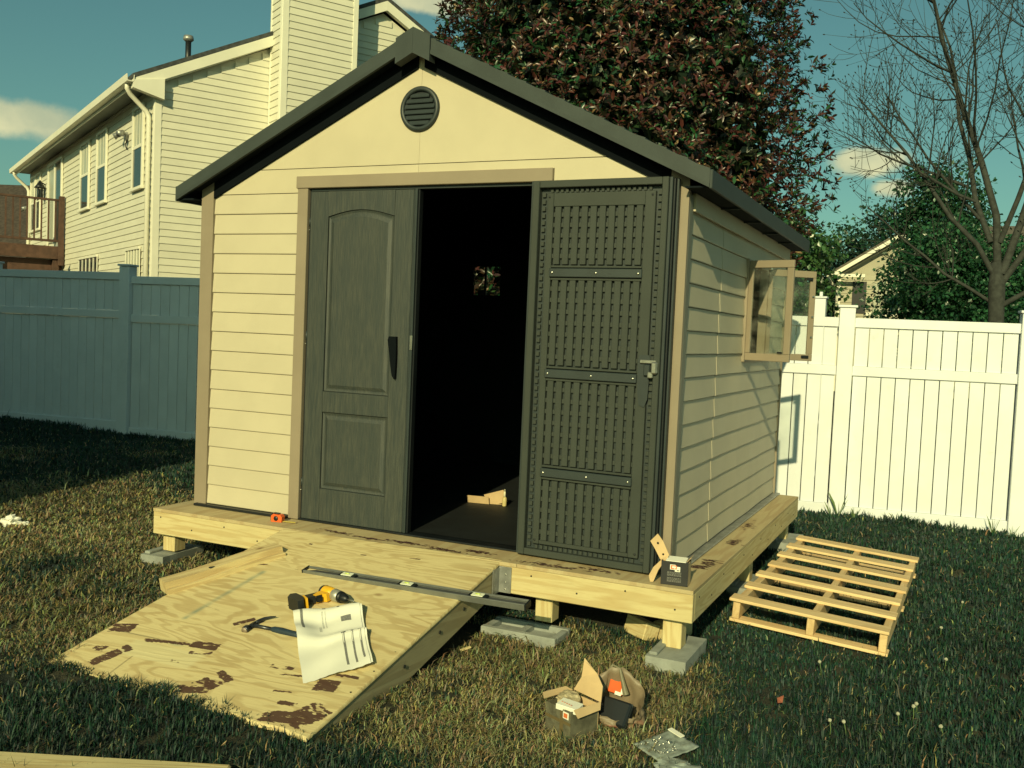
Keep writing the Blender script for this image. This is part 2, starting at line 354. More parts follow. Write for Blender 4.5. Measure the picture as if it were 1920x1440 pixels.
# a neighbour's post beyond
np_ = thing('fence_post', 'single taller white fence post seen beyond the fence right of the shed window', 'fence post', (1.26, 7.0, -.35))
box('post', -.062, .062, -.062, .062, 0, 2.05, m_vinyl, np_, .004); box('cap', -.076, .076, -.076, .076, 2.052, 2.075, m_vinyl, np_, .004)
box('finial', -.018, .018, -.018, .018, 2.076, 2.13, m_vinyl, np_, .006)

# ---------------------------------------------------------------- platform
pf = thing('wooden_platform', 'raised plywood and lumber platform that carries the tan shed', 'platform')
PL, PR, PF, PB = -1.628, 1.700, -.252, 2.955
wply = wood('weathered_plywood_deck', (.46, .375, .215), (.33, .22, .11), 1, .55, .8, .2, .8)
for a, b_ in ((PL, -.42), (-.418, .80), (.802, PR)): box('plywood_sheet', a, b_, PF-.004, PB, -.019, 0, wply, pf, .0015)
box('rim_joist', PL, PR, PF, PF+.038, -.155, -.0195, m_pine_x, pf, .003); box('rim_joist', PL, PR, PB-.042, PB-.004, -.155, -.0195, m_pine_x, pf, .003)
box('rim_joist', PL, PL+.038, PF+.040, PB-.044, -.155, -.0195, m_pine_y, pf, .003); box('rim_joist', PR-.038, PR, PF+.040, PB-.044, -.155, -.0195, m_pine_y, pf, .003)
for x in np.linspace(PL+.42, PR-.42, 7): box('joist', x-.019, x+.019, PF+.040, PB-.044, -.155, -.0195, m_pine_y, pf, .003)
PS = [(-1.55, -.155), (1.595, -.155), (.93, -.14), (1.62, 1.35), (1.62, 2.72), (-1.55, 2.7), (-1.55, 1.3)]
for x, y in PS: box('post', x-.046, x+.046, y-.046, y+.046, float(gz(x, y))+.062, -.1555, m_pine_z, pf, .003)
# red-brown paint wear on the deck edge
def blotch_mesh(name, cx_, cy_, lx, ly, z, mat, parent, seed, n=90, tilt=None):
    """scattered thin flakes of old paint"""
    r = np.random.default_rng(seed); V = []; F = []
    for _ in range(n):
        x = cx_+r.normal(0, lx*.4); y = cy_+r.normal(0, ly*.4)
        a, b2 = r.uniform(.004, .02), r.uniform(.002, .007); k = r.integers(5, 8); ph = r.uniform(0, 6.3); o = len(V)
        for i in range(k):
            q = 2*pi*i/k; rr = r.uniform(.6, 1.2); V.append((x+math.cos(q)*a*rr, y+math.sin(q)*b2*rr, z+.0006*r.random()))
        F.append(tuple(range(o, o+k)))
    return V, F
m_paint = plain('old_maroon_paint', (.065, .024, .02), .8, .4, 40, .5, 200)
fl = []
for i, (x, y, lx, ly, nn) in enumerate([(-.35, -.17, .12, .03, 70), (-.12, -.20, .10, .025, 70), (.12, -.17, .16, .03, 90), (.35, -.20, .12, .03, 80), (.52, -.14, .10, .03, 70), (.95, -.19, .2, .03, 90), (1.2, -.14, .12, .03, 50), (1.63, .35, .05, .12, 80), (1.60, .22, .06, .05, 60), (1.63, .95, .04, .1, 60), (1.6, 1.5, .05, .15, 40)]):
    fl.append(blotch_mesh('f', x, y, lx, ly, .0012, m_paint, pf, 40+i, nn))
V, F = merge(fl); o_ = obj('paint_flakes', V, F, m_paint, pf); o_['kind'] = 'stuff'
# concrete blocks under the posts
def cblock(x, y, lx, ly, h, label, rz=0, mat=m_conc, top=None):
    z = float(gz(x, y)); t_ = thing('concrete_block', label, 'concrete block', (x, y, z-.05), (0, 0, rz), 'concrete blocks under the platform posts')
    H = h+.05
    # hollow block lying on its side: two long walls, three webs
    box('face_shell', -lx/2, lx/2, -ly/2, -ly/2+.035, 0, H, mat, t_, .004); box('face_shell', -lx/2, lx/2, ly/2-.035, ly/2, 0, H, mat, t_, .004)
    for q in (-lx/2+.018, 0, lx/2-.018): box('web', q-.0175, q+.0175, -ly/2+.0355, ly/2-.0355, 0, H-.003, mat, t_, .004)
    box('bed', -lx/2+.036, lx/2-.036, -ly/2+.036, ly/2-.036, 0, H-.03, mat, t_, .003)
    return t_
def slabblock(x, y, lx, ly, h, label, rz=0):
    z = float(gz(x, y)); t_ = thing('concrete_block', label, 'concrete block', (x, y, z-.05), (0, 0, rz), 'concrete blocks under the platform posts'); H = h+.05
    bm = bmesh.new(); bmesh.ops.create_cube(bm, size=1)
    for v_ in bm.verts: v_.co = (v_.co.x*lx, v_.co.y*ly, v_.co.z*H+H/2)
    bmesh.ops.subdivide_edges(bm, edges=bm.edges[:], cuts=5, use_grid_fill=True)
    for v_ in bm.verts:
        k = mnoise.noise(Vector((v_.co.x*14+x*9, v_.co.y*14, v_.co.z*14)))*.006; v_.co += v_.co.normalized()*k
    me = bpy.data.meshes.new('block_body'); bm.to_mesh(me); bm.free(); me.materials.append(m_conc); link('block_body', me, t_)
    box('ledge', -lx/2+.01, -lx/2+.05, -ly/2+.02, ly/2-.02, H-.001, H+.016, m_conc, t_, .004)
    return t_
slabblock(1.615, -.17, .19, .40, .062, 'low concrete block on the grass under the front right corner post of the platform', 0)
slabblock(-1.585, -.13, .17, .36, .050, 'half buried concrete block under the front left corner post of the platform', .05)
cblock(.87, -.265, .40, .21, .045, 'wide hollow concrete block in front of the platform beside the ramp edge')
slabblock(1.66, 1.33, .20, .40, .062, 'concrete block under the middle of the platform right side next to the pallet', .03)
slabblock(1.66, 2.74, .19, .40, .075, 'concrete block under the back right corner of the platform')
def stub(x, y, rz, label, lx=.22, rx=0):
    t_ = thing('wood_offcut', label, 'wood offcut', (x, y, float(gz(x, y))+.008), (rx, 0, rz)); link('block', box_mesh(lx, .09, .09, m_pine_x, .004), t_, (0, 0, .04)); return t_
stub(1.36, .06, 2.5, 'cut lumber offcut tipped on the grass behind the corner post', .17, .3); stub(1.50, .18, 1.2, 'second lumber offcut showing its end rings beside the corner post', .22)

# ---------------------------------------------------------------- ramp
A = Vector((-.697, -1.755, -.33)); B = Vector((.700, -1.800, -.33)); Cc = Vector((-.624, -.285, .003)); D_ = Vector((.706, -.225, .003))
rp = thing('plywood_ramp', 'wide plywood ramp with maroon paint stains sloping from the platform to the grass', 'ramp')
NU, NV = 300, 340
uu, vv = np.meshgrid(np.linspace(0, 1, NU), np.linspace(0, 1, NV))
Am, Bm, Cm, Dm = (np.array(q) for q in (A, B, Cc, D_))
Pg = (Am[None, None]*(1-uu)[..., None]+Bm*uu[..., None])*(1-vv)[..., None]+(Cm*(1-uu)[..., None]+Dm*uu[..., None])*vv[..., None]
ragged = .004*np.sin(uu*40)+.006*vnoise(uu*20, uu*0, 1.5, 31); Pg[..., 1] -= (1-vv)**30*ragged*2
XX, YY = Pg[..., 0], Pg[..., 1]
def patch(cx_, cy_, lx, ly, ang, seed, thr=.5, hard=9., fq=14):
    ca, sa = math.cos(ang), math.sin(ang); x = (XX-cx_)*ca+(YY-cy_)*sa; y = -(XX-cx_)*sa+(YY-cy_)*ca
    e = np.maximum(np.abs(x)/lx, np.abs(y)/ly); m_ = np.clip((1-e)*hard*.5+.5, 0, 1)
    nz_ = .5*vnoise(x, y*3, fq, seed)+.3*vnoise(x, y*3, fq*2.6, seed+1)+.2*vnoise(x, y*2, fq*7, seed+2)
    return np.clip((m_*1.0+(nz_-thr)*4.2-.5)*2.0+.25, 0, 1)*np.clip(m_*2, 0, 1)
stn = np.zeros_like(XX)
for a in [(-.615, -1.43, .055, .035, .3, 1, .30), (-.475, -1.625, .030, .085, -.35, 2, .38), (-.57, -1.60, .030, .022, .2, 3, .42), (-.40, -1.475, .018, .012, .2, 33, .5), (-.30, -1.455, .14, .010, .15, 4, .56), (-.135, -1.425, .065, .026, .1, 5, .40),
          (-.11, -1.48, .05, .012, .3, 6, .48), (.105, -1.63, .050, .055, -.4, 7, .42), (.06, -1.71, .085, .028, .3, 8, .48), (.30, -1.455, .055, .012, .1, 9, .55), (-.18, -1.57, .04, .008, -.2, 10, .5),
          (.56, -1.505, .045, .038, .2, 11, .22), (.615, -1.70, .060, .075, -.4, 12, .46), (.53, -1.74, .085, .035, .25, 13, .46), (.50, -1.66, .05, .012, .1, 14, .5), (-.115, -1.20, .045, .014, .9, 15, .32),
          (-.02, -.99, .006, .03, .1, 16, .55), (.60, -1.42, .05, .010, .1, 17, .56), (.38, -1.49, .06, .006, .2, 18, .55), (.42, -1.60, .04, .006, .2, 19, .6), (-.45, -.70, .05, .006, .5, 20, .58), (-.35, -.40, .012, .006, 0, 21, .5), (.0, -.42, .02, .005, 0, 22, .5), (.28, -.37, .03, .005, 0, 23, .5)]:
    stn = np.maximum(stn, patch(*a))
cl = np.zeros_like(XX)   # faded blue-green chalk line smear
p0, p1 = np.array([-.405, -1.26]), np.array([-.375, -.76]); dv = p1-p0; tt = np.clip(((XX-p0[0])*dv[0]+(YY-p0[1])*dv[1])/(dv@dv), 0, 1)
dd = np.hypot(XX-(p0[0]+tt*dv[0]), YY-(p0[1]+tt*dv[1])); cl = np.clip(1-dd/.024, 0, 1)*(.35+.65*vnoise(XX, YY, 30, 77)); cl = np.maximum(cl, np.clip(1-np.hypot((XX+.27)/.06, (YY+1.46)/.018), 0, 1)*.6)
seam_ = np.maximum(np.clip(1-np.abs(YY+1.452-.02*(XX+.4))/.0045, 0, 1)*(XX < -.14), np.clip(1-np.abs(XX+.375+.12*(YY+1.6))/.0045, 0, 1)*(YY < -1.60))
filler = np.clip((1-np.maximum(np.abs(XX+.27)/.21, np.abs(YY+1.545)/.06))*9, 0, 1)*.55   # pale filled strip
m_ramp, t, b = mat_base('stained_plywood_ramp')
vtc = obj_coords(t, (.30, 1, 1), False); base = noise_(t, vtc, 2.9, 4, .52, .55)
rg = ramp(t, mth(t, 'SINE', mth(t, 'MULTIPLY', base, 95)), -.35, 1, 0, 1); fine = noise_(t, obj_coords(t, (.05, 1, 1), False), 150, 3, .6)
big = noise_(t, obj_coords(t, (.6, 1, 1), False), 3.0, 4, .6)
c = mixc(t, mth(t, 'MULTIPLY', rg, ramp(t, big, .35, .7, .30, .80)), (.64, .535, .29), (.40, .28, .125)); c = mixc(t, ramp(t, fine, .42, .75, 0, .28), c, (.38, .27, .13)); c = mixc(t, ramp(t, big, .45, .72, 0, .30), c, (.50, .40, .21))
kn = N(t, 'ShaderNodeTexVoronoi'); kn.inputs['Scale'].default_value = 3.0; t.links.new(obj_coords(t, (.62, 1, 1), False), kn.inputs['Vector'])
c = mixc(t, ramp(t, kn.outputs['Distance'], .028, .075, .75, 0), c, (.20, .10, .04))
wd = noise_(t, obj_coords(t, (.25, 1, 1), False), 24, 6, .7); c = mixc(t, ramp(t, wd, .66, .74, 0, .8), c, (.17, .11, .06))
for at_, col_, gain in (('filler', (.66, .60, .36), 1), ('chalk', (.16, .23, .19), .85), ('seam', (.07, .045, .03), .85), ('stain', (.062, .024, .022), .94)):
    an = N(t, 'ShaderNodeAttribute'); an.attribute_name = at_; f_ = an.outputs['Fac']
    if at_ == 'stain':      # paint survives in streaks along the grain
        br_ = noise_(t, obj_coords(t, (.22, 1, 1), False), 95, 6, .75); f_ = ramp(t, mth(t, 'ADD', f_, mth(t, 'MULTIPLY', mth(t, 'SUBTRACT', br_, .5), 4.6)), .30, .60, 0, 1); f_ = mth(t, 'MULTIPLY', f_, ramp(t, an.outputs['Fac'], .02, .2, 0, 1))
    c = mixc(t, mth(t, 'MULTIPLY', f_, gain), c, col_)
t.links.new(c, b.inputs['Base Color']); b.inputs['Roughness'].default_value = .72; b.inputs['Specular IOR Level'].default_value = .25; bump_(t, b, mth(t, 'ADD', rg, fine), .3, .0015)
Vt = Pg.reshape(-1, 3); Vb = Vt-np.array([0, 0, .018]); nn_ = len(Vt); ii = (np.arange(NV-1)[:, None]*NU+np.arange(NU-1)[None]).ravel()
Ft = np.stack([ii, ii+1, ii+NU+1, ii+NU], 1)
ring = list(range(NU))+[NU*k+NU-1 for k in range(1, NV)]+[NU*(NV-1)+k for k in range(NU-2, -1, -1)]+[NU*k for k in range(NV-2, 0, -1)]
ring = np.array(ring); r2 = np.roll(ring, -1); Fs = np.stack([r2, ring, ring+nn_, r2+nn_], 1)
sheet = np_mesh('plywood_sheet', np.concatenate([Vt, Vb]), np.concatenate([Ft, Fs]), m_ramp, rp)
for nm, arr in (('stain', stn), ('chalk', cl), ('filler', filler), ('seam', seam_)):
    at_ = sheet.data.attributes.new(nm, 'FLOAT', 'POINT'); at_.data.foreach_set('value', np.concatenate([arr.ravel(), arr.ravel()*0]).astype(np.float32))
m_joist = wood('ramp_side_lumber', (.34, .30, .19), (.20, .16, .09), 1, .7, .8, .7)
def stringer(xt, xl, mat=m_joist, par=rp):
    # board parallel to the slope, its lower end buried in the turf
    top = (Vector((xt, -.262, -.016)), Vector((xl, -1.775, -.351))); w = .038; d_ = Vector((0, .03, -.138)); vs = []
    for P_ in top:
        for q in (0, -w):
            vs += [tuple(P_+Vector((q, 0, 0))), tuple(P_+Vector((q, 0, 0))+(d_ if P_ is top[1] else Vector((0, 0, -.138))))]
    fs = [(0, 1, 5, 4), (2, 6, 7, 3), (0, 4, 6, 2), (1, 3, 7, 5), (0, 2, 3, 1), (4, 5, 7, 6)]
    return obj('stringer', vs, fs, mat, par)
stringer(.702, .695); stringer(.04, .03); stringer(-.585, -.655)
for y, zc in ((-.62, -.155), (-.85, -.205), (-1.15, -.272)): tube('knot', [(.7015, y, zc), (.7045, y, zc)], .009, m_bark2, rp, 8, False)
for i in range(9):
    for x0 in (-.60, .03, .68):
        q = (i+.4)/9; px_ = x0-.04*(1-q)*(x0 < 0); py_ = -1.74+1.46*q; pz_ = .0343+(.0092*px_+.2*py_)/.98; tube('screw', [(px_, py_, pz_-.002), (px_, py_, pz_+.0012)], .0042, m_bark2, rp, 8, False)
for i in range(14):
    x0 = PL+.06+i*.245
    if x0 < PR-.05 and not (-.66 < x0 < .79): tube('nail', [(x0, PF-.0005, -.05-.05*(i % 2)), (x0, PF-.0025, -.05-.05*(i % 2))], .0045, m_bark2, pf, 8, False)
for i in range(12):
    y0 = PF+.12+i*.26; tube('nail', [(PR, y0, -.055-.05*(i % 2)), (PR+.002, y0, -.055-.05*(i % 2))], .0045, m_bark2, pf, 8, False)
box('joist_hanger', .706, .775, -.2575, -.2545, -.155, -.022, m_galv, rp, .001); box('joist_hanger', .705, .709, -.330, -.256, -.158, -.03, m_galv, rp, .001)
for z in (-.06, -.10, -.135): tube('nail', [(.745, -.2575, z), (.745, -.2605, z)], .004, m_chrome, rp, 6)
# ---------------------------------------------------------------- shed
HW, DP = 1.518, 2.96; ZE = 1.872; SL = .4817        # half width, depth, eave bottom, roof slope
def under(x): return 2.662-SL*abs(x)                # underside of the rake line
shed = thing('storage_shed', 'tan resin garden shed with dark gable roof and grey double doors, right door folded open', 'shed')
ZL = [0.018+.1185*i for i in range(17)]
# front lap boards, left and right of the doors
def lap_front(x0, x1, z0, z1, name='siding_board'):
    pts = [(0.0, z0), (-.013, z0), (-.0145, z0+.004), (-.006, z1-.002), (0.0, z1-.002)]
    return prism(name, pts, 0, x0, x1, m_siding, shed)     # y,z outline extruded along x
for i in range(16):
    z0, z1 = ZL[i]+.0015, ZL[i+1]
    for s in (-1, 1):
        if z1 < under(1.44)-.0:
            a, b_ = (-1.428, -.795) if s < 0 else (.795, 1.428)
            lap_front(a, b_, z0, z1)
# course 16, cut by the roof slope
def gable_piece(pts, y0=-.0125, name='gable_panel', mat=m_gable): return prism(name, pts, 1, y0, .0, mat, shed)
zc = ZL[16]
for s in (-1, 1):
    gable_piece([(s*.0006, 2.0075), (s*.8075, 2.0075), (s*.8075, zc+.0015), (s*1.428, zc+.0015), (s*1.428, under(1.428)+.04), (s*1.27, 2.052), (s*.0006, 2.052)], -.0120)
    gable_piece([(s*.0006, 2.0565), (s*1.262, 2.0565), (s*.0006, 2.664)], -.0105)
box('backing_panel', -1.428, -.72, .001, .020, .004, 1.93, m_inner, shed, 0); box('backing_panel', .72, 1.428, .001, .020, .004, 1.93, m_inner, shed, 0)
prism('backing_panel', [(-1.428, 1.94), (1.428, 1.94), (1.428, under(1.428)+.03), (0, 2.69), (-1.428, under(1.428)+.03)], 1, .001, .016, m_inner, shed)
# trims
m_t = m_trim
for s in (-1, 1):
    a, b_ = sorted((s*.724, s*.796)); box('door_trim', a, b_, -.030, 0, .004, 1.9355, m_t, shed, .003)
    a, b_ = sorted((s*1.4285, s*1.5215)); o_ = prism('corner_trim', [(a, .004), (b_, .004), (b_, under(b_)+.02), (a, under(a)+.02)], 1, -.026, .0, m_t, shed)
    a, b_ = sorted((s*1.5220, s*1.4980)); box('corner_trim', a, b_, .0005, .062, .004, ZE-.01, m_dark if False else plain('grey_taupe_side_trim', (.15, .155, .125), .6, .06, 4, .35, 240) if s > 0 else m_t, shed, .002)
box('lintel_trim', -.806, .806, -.034, -.0, 1.937, 2.006, m_t, shed, .003)
box('base_strip', -1.50, -.80, -.055, .02, -.0005+.002, .016, m_black, shed, .002); box('base_strip', .80, 1.50, -.030, .02, .0015, .016, m_black, shed, .002)
box('threshold', -.722, .722, -.030, .06, .0015, .012, m_black, shed, .002)
# right side wall: laps made of four moulded panels that belly slightly
def side_board(y0, y1, z0, z1, ph):
    n = 14; prof = [(0.0, 0.0), (.0125, 0.0), (.0140, .004), (.005, (z1-z0)-.002), (0.0, (z1-z0)-.002)]
    vs = []; fs = []; k = len(prof)
    for i in range(n+1):
        t_ = i/n; y = y0+(y1-y0)*t_; bow = .0038*math.sin(math.pi*t_)**2*(1 if ph % 2 else -.2)+.0014*math.sin(5*t_+ph)
        for (dx, dz) in prof: vs.append((1.500+dx+(bow if dx > 0 else 0), y, z0+dz))
    for i in range(n):
        for j in range(k):
            fs.append((i*k+j, i*k+(j+1) % k, (i+1)*k+(j+1) % k, (i+1)*k+j))
    fs += [tuple(range(k-1, -1, -1)), tuple(range(n*k, n*k+k))]
    o_ = obj('siding_board', vs, [f[::-1] for f in fs], m_siding, shed); return o_
WY0, WY1, WZ0, WZ1 = 1.475, 2.175, 1.035, 1.680        # window opening in the right wall
ys = [.064, .79, 1.475, 2.175, DP-.03]
for i in range(16):
    z0, z1 = ZL[i]+.0008, ZL[i+1]
    if z0 > ZE-.02: continue
    z1 = min(z1, ZE+.03)
    for j in range(4):
        if j == 2 and z0 > WZ0-.06 and z1 < WZ1+.09: continue
        side_board(ys[j]+.0012, ys[j+1]-.0012, z0, z1, j+1)
# skins behind the boards
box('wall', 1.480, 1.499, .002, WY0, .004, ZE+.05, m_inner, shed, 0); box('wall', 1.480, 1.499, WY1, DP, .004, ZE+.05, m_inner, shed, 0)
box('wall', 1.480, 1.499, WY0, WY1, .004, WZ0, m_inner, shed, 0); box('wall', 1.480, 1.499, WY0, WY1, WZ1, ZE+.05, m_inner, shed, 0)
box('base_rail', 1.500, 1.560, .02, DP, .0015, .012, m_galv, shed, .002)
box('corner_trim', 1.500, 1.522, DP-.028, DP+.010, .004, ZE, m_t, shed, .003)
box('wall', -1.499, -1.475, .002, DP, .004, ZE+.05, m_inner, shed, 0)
for i in range(15): box('siding_board', -1.515, -1.5, .03, DP, ZL[i]+.001, ZL[i+1]-.002, m_siding, shed, .002)
# back wall with a small window
bwx0, bwx1, bwz0, bwz1 = -1.16, -.90, 1.47, 1.72
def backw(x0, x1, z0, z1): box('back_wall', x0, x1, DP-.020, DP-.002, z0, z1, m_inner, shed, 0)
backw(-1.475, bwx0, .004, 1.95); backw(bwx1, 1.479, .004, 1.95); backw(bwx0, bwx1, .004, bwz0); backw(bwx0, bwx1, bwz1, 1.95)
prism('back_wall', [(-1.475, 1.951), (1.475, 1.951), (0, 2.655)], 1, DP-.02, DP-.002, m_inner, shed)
bwo = box('back_window', bwx0, bwx1, DP-.022, DP-.019, bwz0, bwz1, m_clear, shed, 0)
box('frame', -.018, .000, -.012, .004, -.124, .124, m_black, bwo, 0); 
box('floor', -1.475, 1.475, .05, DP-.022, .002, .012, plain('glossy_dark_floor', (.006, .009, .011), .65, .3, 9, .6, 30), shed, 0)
# roof: two stepped shingle slabs, rakes, cap, eaves
YF, YB = -.110, DP+.13
m_roofside = plain('roof_underside_painted_shade', (.008, .012, .015), .9, .1, 5, .2, 100, spec=.08)  # roof resin in a darker copy, shade under the overhang painted in
for s in (-1, 1):
    n = 15; top = []
    for i in range(n):                       # courses from ridge down
        x0 = .02+(1.632-.02)*i/n; x1 = .02+(1.632-.02)*(i+1)/n
        top += [(s*x0, 2.742-SL*x0-.004+.000), (s*x1, 2.742-SL*x1+.011)]
    pts = top+[(s*1.632, 2.742-SL*1.632-.045), (s*.02, 2.742-SL*.02-.045)]
    prism('roof_panel', pts, 1, YF+.012, YB, m_roof, shed)
    # rake fascia and thin lower lip
    xe = 1.638
    def slopeseg(xa, xb, y0, y1, zt, zb, name='rake_fascia', m__=m_roof):
        return prism(name, [(s*xa, 2.742-SL*xa+zt), (s*xb, 2.742-SL*xb+zt), (s*xb, 2.742-SL*xb+zb), (s*xa, 2.742-SL*xa+zb)], 1, y0, y1, m__, shed)
    slopeseg(.108, xe, YF-.006, YF+.011, .003, -.078); slopeseg(.108, xe, YF-.011, YF-.0065, -.060, -.080, 'rake_lip')
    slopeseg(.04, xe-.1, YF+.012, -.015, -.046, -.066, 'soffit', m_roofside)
    slopeseg(.02, 1.50, -.024, -.0145, -.062, -.162, 'rake_shadow_strip', m_matt)  # black strip added on the wall to deepen the rake's cast shadow
    slopeseg(.0005, .106, YF-.014, YF+.05, .018, -.118, 'ridge_cap')
    x0_, x1_ = sorted((s*(xe-.002), s*(xe+.014)))
    box('eave_fascia', x0_, x1_, YF-.005, YB, ZE-.004, 2.742-SL*xe+.004, m_roof, shed, .003)
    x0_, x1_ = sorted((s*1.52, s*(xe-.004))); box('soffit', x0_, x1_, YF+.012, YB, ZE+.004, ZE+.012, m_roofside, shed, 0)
    for k in range(1, 5):
        x0_, x1_ = sorted((s*1.523, s*(xe+.004))); box('soffit_rib', x0_, x1_, .0+k*.6, .012+k*.6, ZE-.006, ZE+.004, m_roof, shed, 0)
    x0_, x1_ = sorted((s*1.5165, s*1.532)); box('wall_cap', x0_, x1_, .07, DP, ZE-.085, ZE+.003, m_siding, shed, .002)
prism('ridge_cap', [(-.12, 2.70), (0, 2.762), (.12, 2.70), (.12, 2.688), (0, 2.748), (-.12, 2.688)], 1, YF+.051, YB, m_roof, shed)
prism('added_dark_ceiling', [(-1.47, 1.86), (0, 2.60), (1.47, 1.86), (1.47, 1.87), (0, 2.61), (-1.47, 1.87)], 1, .03, DP-.03, m_inner, shed)  # dark liner added to stop the roof inside from catching light
# round louvre vent
vx, vz, vr = -.003, 2.351, .122
rv = []; NS = 40; prof = [(vr, -.011), (vr, -.022), (vr-.008, -.030), (vr-.020, -.030), (vr-.026, -.024), (vr-.026, -.011)]
vs = []; fs = []
for i in range(NS):
    a = 2*pi*i/NS
    for (r_, y_) in prof: vs.append((vx+r_*math.cos(a), y_, vz+r_*math.sin(a)))
kp = len(prof)
for i in range(NS):
    for j in range(kp-1): fs.append((i*kp+j, i*kp+j+1, ((i+1) % NS)*kp+j+1, ((i+1) % NS)*kp+j))
vf = obj('vent', vs, fs, m_dark, shed, True)
disc = [(vx+(vr-.024)*math.cos(2*pi*i/28), vz+(vr-.024)*math.sin(2*pi*i/28)) for i in range(28)]
o_ = prism('backing', disc, 1, -.0135, -.0108, m_black, None); o_.parent = vf; o_.location = Vector(o_.location)-Vector(vf.location)
for i in range(6):
    zz = vz+.074-.0295*i; hw_ = math.sqrt(max(1e-4, (vr-.027)**2-(zz-vz)**2))*.985
    sl_ = prism('slat', [(-.0150, zz-.010), (-.0255, zz-.014), (-.0270, zz-.010), (-.0170, zz+.010), (-.0150, zz+.010)], 0, vx-hw_, vx+hw_, m_dark, None)
    sl_.parent = vf; sl_.location = Vector(sl_.location)-Vector(vf.location)
# left door (closed), two raised panels
dl = link('door', box_mesh(.690, .022, 1.905, m_dark, 0), shed, (-.367, .0130, .965)); dl['label'] = 'closed left door with two raised woodgrain panels'
def ch(o, par): o.parent = par; o.location = Vector(o.location)-Vector(par.location); return o
DX0, DX1, DZ0, DZ1 = -.712, -.022, .012, 1.918
ch(box('stile', DX0, -.588, -.013, .0018, DZ0, DZ1, m_door, None, .0025), dl); ch(box('stile', -.142, DX1, -.013, .0018, DZ0, DZ1, m_door, None, .0025), dl)
ch(box('rail', -.5875, -.1425, -.0125, .0018, DZ0, .200, m_door, None, .0025), dl); ch(box('rail', -.5875, -.1425, -.0125, .0018, .648, .768, m_door, None, .0025), dl)
arch = [(-.5875, DZ1), (-.1425, DZ1)]+[(-.1425-.445*i/16, 1.775+.038*math.sin(pi*i/16)) for i in range(17)]
ch(prism('rail', arch, 1, -.0125, .0018, m_door, None), dl)
def raised(x0, x1, z0, z1, ar):
    def outl(d_):
        top = [(x1-d_-(x1-x0-2*d_)*i/16, z1-d_+ar*math.sin(pi*i/16)) for i in range(17)]
        return [(x0+d_, z0+d_), (x1-d_, z0+d_)]+top
    L_ = [(outl(0.0), .0012), (outl(.003), -.005), (outl(.014), -.0015), (outl(.020), -.0015), (outl(.040), -.0095)]
    vs = []; fs = []; n = len(L_[0][0])
    for o_, y in L_: vs += [(p[0], y, p[1]) for p in o_]
    for r_ in range(len(L_)-1):
        for i in range(n): fs.append((r_*n+i, r_*n+(i+1) % n, (r_+1)*n+(i+1) % n, (r_+1)*n+i))
    fs.append(tuple(range((len(L_)-1)*n, len(L_)*n)))
    return ch(obj('raised_panel', vs, fs, m_door, None), dl)
raised(-.587, -.143, .7685, 1.7745, .038); raised(-.587, -.143, .2005, .6475, 0)
# meeting edge strips, latch plate, black pull
ch(box('edge_strip', -.0215, -.013, -.011, .030, DZ0, DZ1, m_dark, None, .002), dl); ch(box('edge_strip', -.0105, .002, -.016, .034, DZ0, DZ1+.004, m_dark, None, .002), dl)
ch(box('edge_strip', .004, .012, -.006, .034, DZ0, DZ1, m_black, None, .002), dl)
ch(box('latch_plate', -.0115, .0045, -.019, -.0165, 1.035, 1.115, m_chrome, None, .001), dl)
hp = []; N_ = 12
for i in range(N_+1):
    t_ = i/N_; z = 1.105-.235*t_; wl = .024*(1-t_)**.45*(1 if t_ > .04 else .7)+.006; hp.append((t_, z, wl))
outl = [(-.098+.004*math.sin(3*t_)+.006, z) for t_, z, w in hp]+[(-.098+.004*math.sin(3*t_)-w*1.55-.004+.012*t_, z) for t_, z, w in reversed(hp)]
ch(prism('door_handle', outl, 1, -.034, -.0135, m_matt, None), dl)
for z in (1.72, 1.06, .20):
    ch(tube('hinge_pin', [(-.7185, -.006, z), (-.7185, -.006, z+.05)], .006, m_dark, None), dl); ch(tube('screw', [(-.7185, -.012, z-.02), (-.7185, -.015, z-.02)], .0035, m_chrome, None, 6), dl)
box('door_frame', -.7235, -.7135, -.004, .03, .012, 1.9365, m_black, shed, 0); box('door_frame', .7135, .7235, -.004, .03, .012, 1.9365, m_black, shed, 0)
box('door_frame', -.712, .712, -.008, .035, 1.9205, 1.9365, m_dark, shed, .001)
# right door, swung right back against the front wall: inner face towards us
ang = math.atan2(-.022, .70)
dr = link('door', box_mesh(.714, .022, 1.918, m_dark, 0), shed, (0, 0, 0), (0, 0, ang)); dr['label'] = 'open right door showing its ribbed and slatted inner face'
hx, hy = .728, -.030
def dpos(s, f, z): return (hx+math.cos(ang)*s+math.sin(ang)*f, hy+math.sin(ang)*s-math.cos(ang)*f, z)   # s along leaf, f towards viewer
dr.location = dpos(.357, .012, .972)
def dbox(name, s0, s1, f0, f1, z0, z1, m__=m_dark, bev=.0015):      # child in door frame: local x = s, local y = -f
    return link(name, box_mesh(s1-s0, f1-f0, z1-z0, m__, bev), dr, ((s0+s1)/2-.357, -((f0+f1)/2-.012), (z0+z1)/2-.972))
m_rib = plain('slate_grey_door_inside', (.040, .048, .043), .55, .08, 4, .25, 220, spec=.3)
Z0, Z1 = .013, 1.931
dbox('border', 0, .036, .0235, .060, Z0, Z1, m_rib, .003); dbox('border', .684, .716, .0235, .060, Z0, Z1, m_rib, .003)
dbox('border', .0365, .6835, .0235, .059, Z0, Z0+.034, m_rib, .003); dbox('border', .0365, .6835, .0235, .059, Z1-.036, Z1, m_rib, .003)
